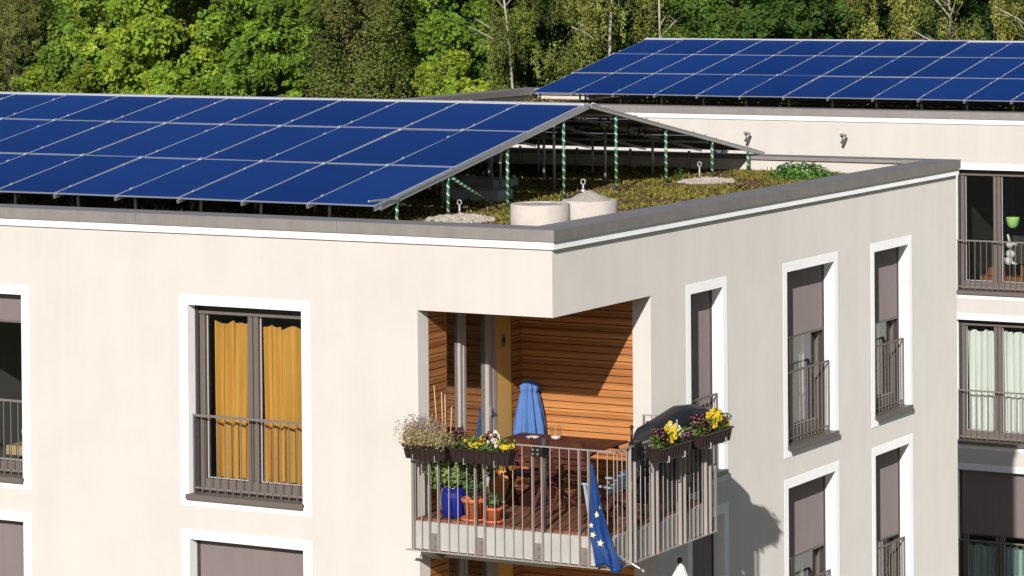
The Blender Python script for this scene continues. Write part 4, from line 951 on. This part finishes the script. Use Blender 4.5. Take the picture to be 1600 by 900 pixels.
# flag
def flag():
    t = thing('flag', (.95, -.52, -3.8), 'blue flag with yellow stars hanging down outside the railing corner', 'flag')
    top = (.745, -.47, -2.63)
    L = [(.742, -2.63), (.735, -2.90), (.737, -3.15), (.735, -3.36), (.755, -3.47), (.80, -3.60), (.84, -3.74)]
    Rr = [(.765, -2.63), (.835, -2.86), (.90, -3.12), (.985, -3.38), (1.06, -3.58), (1.135, -3.72), (1.15, -3.83)]
    rows = 28; n = 18; V = []
    def lerp(T, f):
        k = f * (len(T) - 1); i = min(int(k), len(T) - 2); q = k - i; return (T[i][0] * (1 - q) + T[i + 1][0] * q, T[i][1] * (1 - q) + T[i + 1][1] * q)
    def P(f, u, off=0):
        a, c = lerp(L, f), lerp(Rr, f); x = a[0] + (c[0] - a[0]) * u; z = a[1] + (c[1] - a[1]) * u
        y = -.475 - .05 * f - .035 * f ** .5 * math.sin(u * 7.5 + f * 2.2) - .014 * math.sin(u * 15 - f * 4) * f
        if f > .8: z -= .05 * (f - .8) / .2 * (.5 + .5 * math.cos(u * 9))
        return (x, y - off, z)
    for j in range(rows + 1):
        for i in range(n + 1): V.append(P(j / rows, i / n))
    b = MB(); b.mesh(V, [(j * (n + 1) + i, j * (n + 1) + i + 1, (j + 1) * (n + 1) + i + 1, (j + 1) * (n + 1) + i) for j in range(rows) for i in range(n)], 0, True)
    o = b.build('cloth', M['flag'], t); so_ = o.modifiers.new('Solid', 'SOLIDIFY'); so_.thickness = .003
    for (f, u, r, rot) in ((.385, .42, .043, .1), (.475, .14, .036, .2), (.60, .15, .042, -.1), (.70, .33, .046, .15), (.765, .60, .044, -.2), (.33, .86, .030, .5)):
        c = Vector(P(f, u)); pu = (Vector(P(f, u + .02)) - Vector(P(f, u - .02))).normalized(); pv = Vector(P(f - .01, u)) - Vector(P(f + .01, u)); pv = (pv - pu * pv.dot(pu)).normalized(); nn = pu.cross(pv); nn = nn if nn.y < 0 else -nn
        pts = []
        for k in range(10):
            a = PI / 2 + rot + k * PI / 5; rr = r if k % 2 == 0 else r * .42; pts.append(c + nn * .007 + (pu * math.cos(a) + pv * math.sin(a)) * rr)
        s = MB(); cc = c + nn * .007
        for k in range(10): s.face([cc, pts[k], pts[(k + 1) % 10]])
        s.build('star', M['star'], t, normals=False)
    b = MB(); b.tube([(.955, -.40, -3.60), (1.09, -.47, -3.66), (1.46, -.60, -3.77)], .013, 8); b.tube([(1.43, -.59, -3.762), (1.475, -.605, -3.775), (1.48, -.606, -3.80)], .016, 8); b.build('flagpole', M['alu'], t)
    b = MB(); b.box(.93, 1.0, -.47, -.42, -3.66, -3.56); b.build('pole_holder', M['galv'], t)
flag()
# interior things behind the cut window at the left edge
t = thing('clothes_pile', (-8.35, .6, -3.4), 'pink and mint cloths behind the leftmost front window', 'clothes')
b = MB(); b.tube([(-8.18, .62, -2.75), (-8.20, .58, -3.0), (-8.16, .6, -3.25)], [.04, .09, .07], 10); b.build('cloth', M['mintcloth'], t)
b = MB(); b.tube([(-7.99, .62, -2.65), (-7.97, .58, -2.9), (-8.0, .6, -3.15)], [.05, .09, .06], 10); b.build('cloth', M['pinkcloth'], t)
b = MB(); b.box(-8.5, -7.75, .5, .9, -3.32, -3.2); b.box(-8.2, -7.9, .5, .8, -3.55, -3.33); tag(b.build('low_bench', M['cane']), 'low pale bench behind the leftmost front window', 'bench')

# ================================================================== trees
def make_tree(name, x, y, label, col, col2, rx, ztop, zbot, n, size, style='maple', trunk='bark', tr=.22, limbs=6, group='trees behind the roofs', lean=0.):
    """crown of leaf clumps between zbot and ztop; leaves thickest where the crown faces the open side"""
    t = thing(name, (x, y, GZ), label, 'tree', group)
    zc = (ztop + zbot) / 2; hz = (ztop - zbot) / 2
    nc = int(26 + rx * hz * (6.5 if style != 'birch' else 5))
    d = RNG.normal(0, 1, (nc, 3)); d[:, 1] -= .45; d = unit(d); rad = RNG.uniform(.55, 1.0, (nc, 1)) ** .7
    prof = np.sqrt(np.clip(1 - (d[:, 2:] * rad) ** 2, .15, 1))
    cen = np.array([x, y, zc]) + np.concatenate([d[:, :2] * rad * rx * (1 if style != 'conifer' else .9), d[:, 2:] * rad * hz], 1)
    cr = RNG.uniform(.34, .66, nc) * (.78 + rx * .16)
    vis = np.where((cen[:, 2] > -3.0) & (cen[:, 2] < 3.6), 1.0, .12) * np.where(d[:, 1] < .35, 1, .3)
    prob = vis * cr ** 2; prob /= prob.sum()
    n = int(n * (1.7 if style != 'birch' else 1.35)); per = 20 if style != 'twiggy' else 9
    ns = n // per; ci = RNG.choice(nc, ns, p=prob)
    e = RNG.normal(0, 1, (ns, 3)); e[:, 2] += .3; e[:, 1] -= .25; e = unit(e)
    sc = np.array([1.1, 1.1, .8]) if style in ('maple', 'shrub') else np.array([.7, .7, 1.3])
    spc = cen[ci] + e * (RNG.uniform(.3, 1.15, (ns, 1)) ** .6) * cr[ci][:, None] * sc
    spn = unit(e * .55 + np.array([.18, -.62, .62]) + RNG.normal(0, .25, (ns, 3)))
    spr = RNG.uniform(.10, .26, ns) * (1 + 2 * (size - .08))
    si = np.repeat(np.arange(ns), per); n = len(si)
    a_ = unit(np.cross(spn, RNG.normal(0, 1, (ns, 3)))); b_ = np.cross(spn, a_)
    q = np.sqrt(RNG.random(n)); th = RNG.uniform(0, 2 * PI, n)
    if style == 'birch':
        L = RNG.uniform(.25, .75, ns)[si]; f = RNG.random(n)
        pos = spc[si] + np.stack([RNG.normal(0, .045, n) + .05 * f, RNG.normal(0, .045, n) - .05 * f, .2 - L * f], 1)
    elif style == 'twiggy': pos = spc[si] + RNG.normal(0, .14, (n, 3))
    elif style == 'conifer': pos = spc[si] + RNG.normal(0, .05, (n, 3)) + unit(e + np.array([0, -.2, .5]))[si] * (RNG.random((n, 1)) * .3)
    else: pos = spc[si] + (a_[si] * (q * np.cos(th) * spr[si])[:, None] + b_[si] * (q * np.sin(th) * spr[si])[:, None]) - np.array([0, 0, 1.]) * (q ** 2 * spr[si] * .45)[:, None] + RNG.normal(0, .018, (n, 3))
    tone = (RNG.uniform(.7, 1.2, nc)[ci] * RNG.uniform(.7, 1.3, ns))[si]
    mixv = np.clip((RNG.normal(.35, .25, nc)[ci] + RNG.normal(0, .28, ns))[si] + RNG.normal(0, .12, n), 0, 1)[:, None]
    C = (np.array([col]) * (1 - mixv) + np.array([col2]) * mixv) * tone[:, None] * RNG.uniform(.7, 1.3, (n, 1))
    far = ((spc[si][:, 2] > 3.6) | (spc[si][:, 2] < -3.0)); sz = np.where(far, size * 2.6, size)
    P = leaf_polys(pos, spn[si] + unit(RNG.normal(0, 1, (n, 3))) * .25, sz, .72 if style in ('maple', 'shrub') else (.2 if style == 'conifer' else .5), .35, .55 if style == 'birch' else None)
    quads('crown', P, np.clip(C, 0, 1), M['leaf'], t)
    b = MB(); top = ztop - .2 * (ztop - zbot)
    pts = []; k = 7
    for i in range(k): 
        f = i / (k - 1); pts.append((x + lean * f * f + .12 * math.sin(i * 1.9 + x), y + .10 * math.cos(i * 2.3 + x), GZ - .1 + (top - GZ) * f))
    pts = [(p_[0], p_[1] + (.5 if style in ('maple', 'shrub', 'conifer') else (-.75 if style == 'birch' else 0)), p_[2]) for p_ in pts]; b.tube(pts, [tr * (1 - .8 * i / (k - 1)) for i in range(k)], 9)
    for i in range(limbs):
        f = random.uniform(.45, .95); j = min(int(f * (k - 1)), k - 2); q = f * (k - 1) - j
        p0 = Vector(pts[j]).lerp(Vector(pts[j + 1]), q); a = random.uniform(0, 2 * PI); L = rx * random.uniform(.6, 1.05); upf = random.uniform(.5, 1.3)
        if style in ('birch', 'twiggy') and i % 2 == 0: a = random.uniform(-2.4, -.7)
        p1 = p0 + Vector((math.cos(a), math.sin(a), upf)) * L * .5; p2 = p1 + Vector((math.cos(a + .3), math.sin(a + .3), upf * .6)) * L * .5
        b.tube([p0, p1, p2], [tr * .34 * (1.1 - f * .5), tr * .2, tr * .07], 6)
        for w_ in range(3 if style != 'maple' else 1):
            g0 = p0.lerp(p2, random.uniform(.3, .9)); g1 = g0 + Vector((random.uniform(-1, 1), random.uniform(-1, .3), random.uniform(-.3, 1))) * L * .4
            b.tube([g0, g0.lerp(g1, .5) + Vector((0, 0, .05)), g1], [tr * .09, tr * .06, tr * .025], 5)
    b.build('trunk', M[trunk], t)
    return t
XP = lambda px, y: -44.5 - (y - 46) * .786 + px * (.02104 + (y - 46) * .000226)     # photograph column -> x at row y (layout only)
DG, MG, BG, YG = (.09, .16, .03), (.165, .27, .036), (.22, .34, .038), (.34, .42, .045)
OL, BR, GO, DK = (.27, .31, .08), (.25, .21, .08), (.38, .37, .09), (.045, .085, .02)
R1 = 46.3
make_tree('pine_tree', XP(-5, R1), R1, 'olive brown conifer at the left edge of the wood', OL, BR, 1.6, 6.5, -9, 15000, .10, 'conifer')
make_tree('maple_tree', XP(140, R1), R1, 'broad mid-green maple right of the olive conifer', MG, YG, 2.1, 1.9, -9.5, 17000, .125)
make_tree('maple_tree', XP(325, R1), R1 - .3, 'bright yellow-green maple above the left of the near array', BG, YG, 1.95, 6, -9, 19000, .13)
make_tree('maple_tree', XP(480, R1), R1, 'mid-green maple with dark gaps between its boughs, left of the twiggy tree', MG, BG, 1.8, 6.5, -9, 16000, .125)
make_tree('thin_tree', XP(625, R1), R1 + .4, 'twiggy thin-leaved tree with bare branches showing', (.17, .23, .05), BR, 1.75, 6, -8, 13000, .095, 'twiggy', limbs=26, tr=.2)
make_tree('maple_tree', XP(795, R1), R1 + 1.2, 'mid-green tree with yellowish tips behind the low bright bush', MG, BG, 1.6, 6, -7, 12500, .115)
make_tree('low_tree', XP(772, 45), 45.0, 'low bright yellow-green tree peeping over the grey roof edge', YG, BG, 1.05, .22, -6, 8500, .11, 'shrub', tr=.12)
make_tree('birch_tree', XP(905, R1), R1 + .3, 'olive birch with pale stems left of the rear array', OL, (.11, .115, .03), 1.5, 6.5, -7.5, 11000, .075, 'birch', 'birch', .10, 16, lean=-0.9)
make_tree('birch_tree', XP(1010, R1), R1 + .6, 'olive birch with a forked pale stem above the left end of the rear array', OL, GO, 1.5, 7, -7, 10000, .075, 'birch', 'birch', .12, 16, lean=0.5)
make_tree('birch_tree', XP(1100, R1), R1 + 1.0, 'yellow-olive birch left of the dark trees', GO, MG, 1.2, 6, -7, 9000, .08, 'birch', 'birch', .1, 10, lean=-0.4)
make_tree('dark_tree', XP(1190, R1), R1 + .2, 'dark green dense tree above the middle of the rear array', DG, MG, 1.5, 7, -7, 14000, .095, 'maple', tr=.2, limbs=10)
make_tree('dark_tree', XP(1310, R1), R1, 'darker dense tree just left of the golden birches', DG, (.045, .095, .02), 1.5, 7, -7, 14000, .095, 'maple', tr=.2, limbs=10)
make_tree('birch_tree', XP(1425, R1), R1, 'golden olive birch right of the darker dense tree', GO, OL, 1.3, 7, -7, 12000, .075, 'birch', 'birch', .11, 18, lean=0.7)
make_tree('birch_tree', XP(1525, R1), R1 + .4, 'golden olive birch with several pale stems near the right edge', OL, GO, 1.3, 7, -7, 12000, .075, 'birch', 'birch', .12, 20, lean=-0.5)
make_tree('birch_tree', XP(1630, R1), R1, 'golden birch cut by the right edge of the picture', GO, OL, 1.4, 7, -7, 9000, .075, 'birch', 'birch', .12, 16, lean=0.4)
R2 = 50.0
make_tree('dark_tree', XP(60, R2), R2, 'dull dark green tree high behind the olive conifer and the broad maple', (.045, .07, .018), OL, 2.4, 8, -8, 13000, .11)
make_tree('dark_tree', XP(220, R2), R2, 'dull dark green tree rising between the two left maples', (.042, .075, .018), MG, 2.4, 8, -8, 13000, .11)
make_tree('dark_tree', XP(420, R2), R2, 'shaded green tree behind the bright maple', DG, MG, 2.3, 8, -8, 11000, .12)
make_tree('dark_tree', XP(600, R2), R2, 'shaded dark tree behind the twiggy tree', DG, OL, 2.4, 8, -8, 10000, .11)
make_tree('dark_tree', XP(735, R2), R2, 'mid-green tree showing above the twiggy tree and the low bright tree', MG, BG, 2.2, 8, -8, 12000, .11)
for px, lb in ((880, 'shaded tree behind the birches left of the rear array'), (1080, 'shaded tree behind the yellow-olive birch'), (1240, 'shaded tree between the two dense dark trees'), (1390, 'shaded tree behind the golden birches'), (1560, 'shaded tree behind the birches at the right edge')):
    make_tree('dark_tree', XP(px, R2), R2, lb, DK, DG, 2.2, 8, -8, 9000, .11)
# far wood: one mass behind all of these
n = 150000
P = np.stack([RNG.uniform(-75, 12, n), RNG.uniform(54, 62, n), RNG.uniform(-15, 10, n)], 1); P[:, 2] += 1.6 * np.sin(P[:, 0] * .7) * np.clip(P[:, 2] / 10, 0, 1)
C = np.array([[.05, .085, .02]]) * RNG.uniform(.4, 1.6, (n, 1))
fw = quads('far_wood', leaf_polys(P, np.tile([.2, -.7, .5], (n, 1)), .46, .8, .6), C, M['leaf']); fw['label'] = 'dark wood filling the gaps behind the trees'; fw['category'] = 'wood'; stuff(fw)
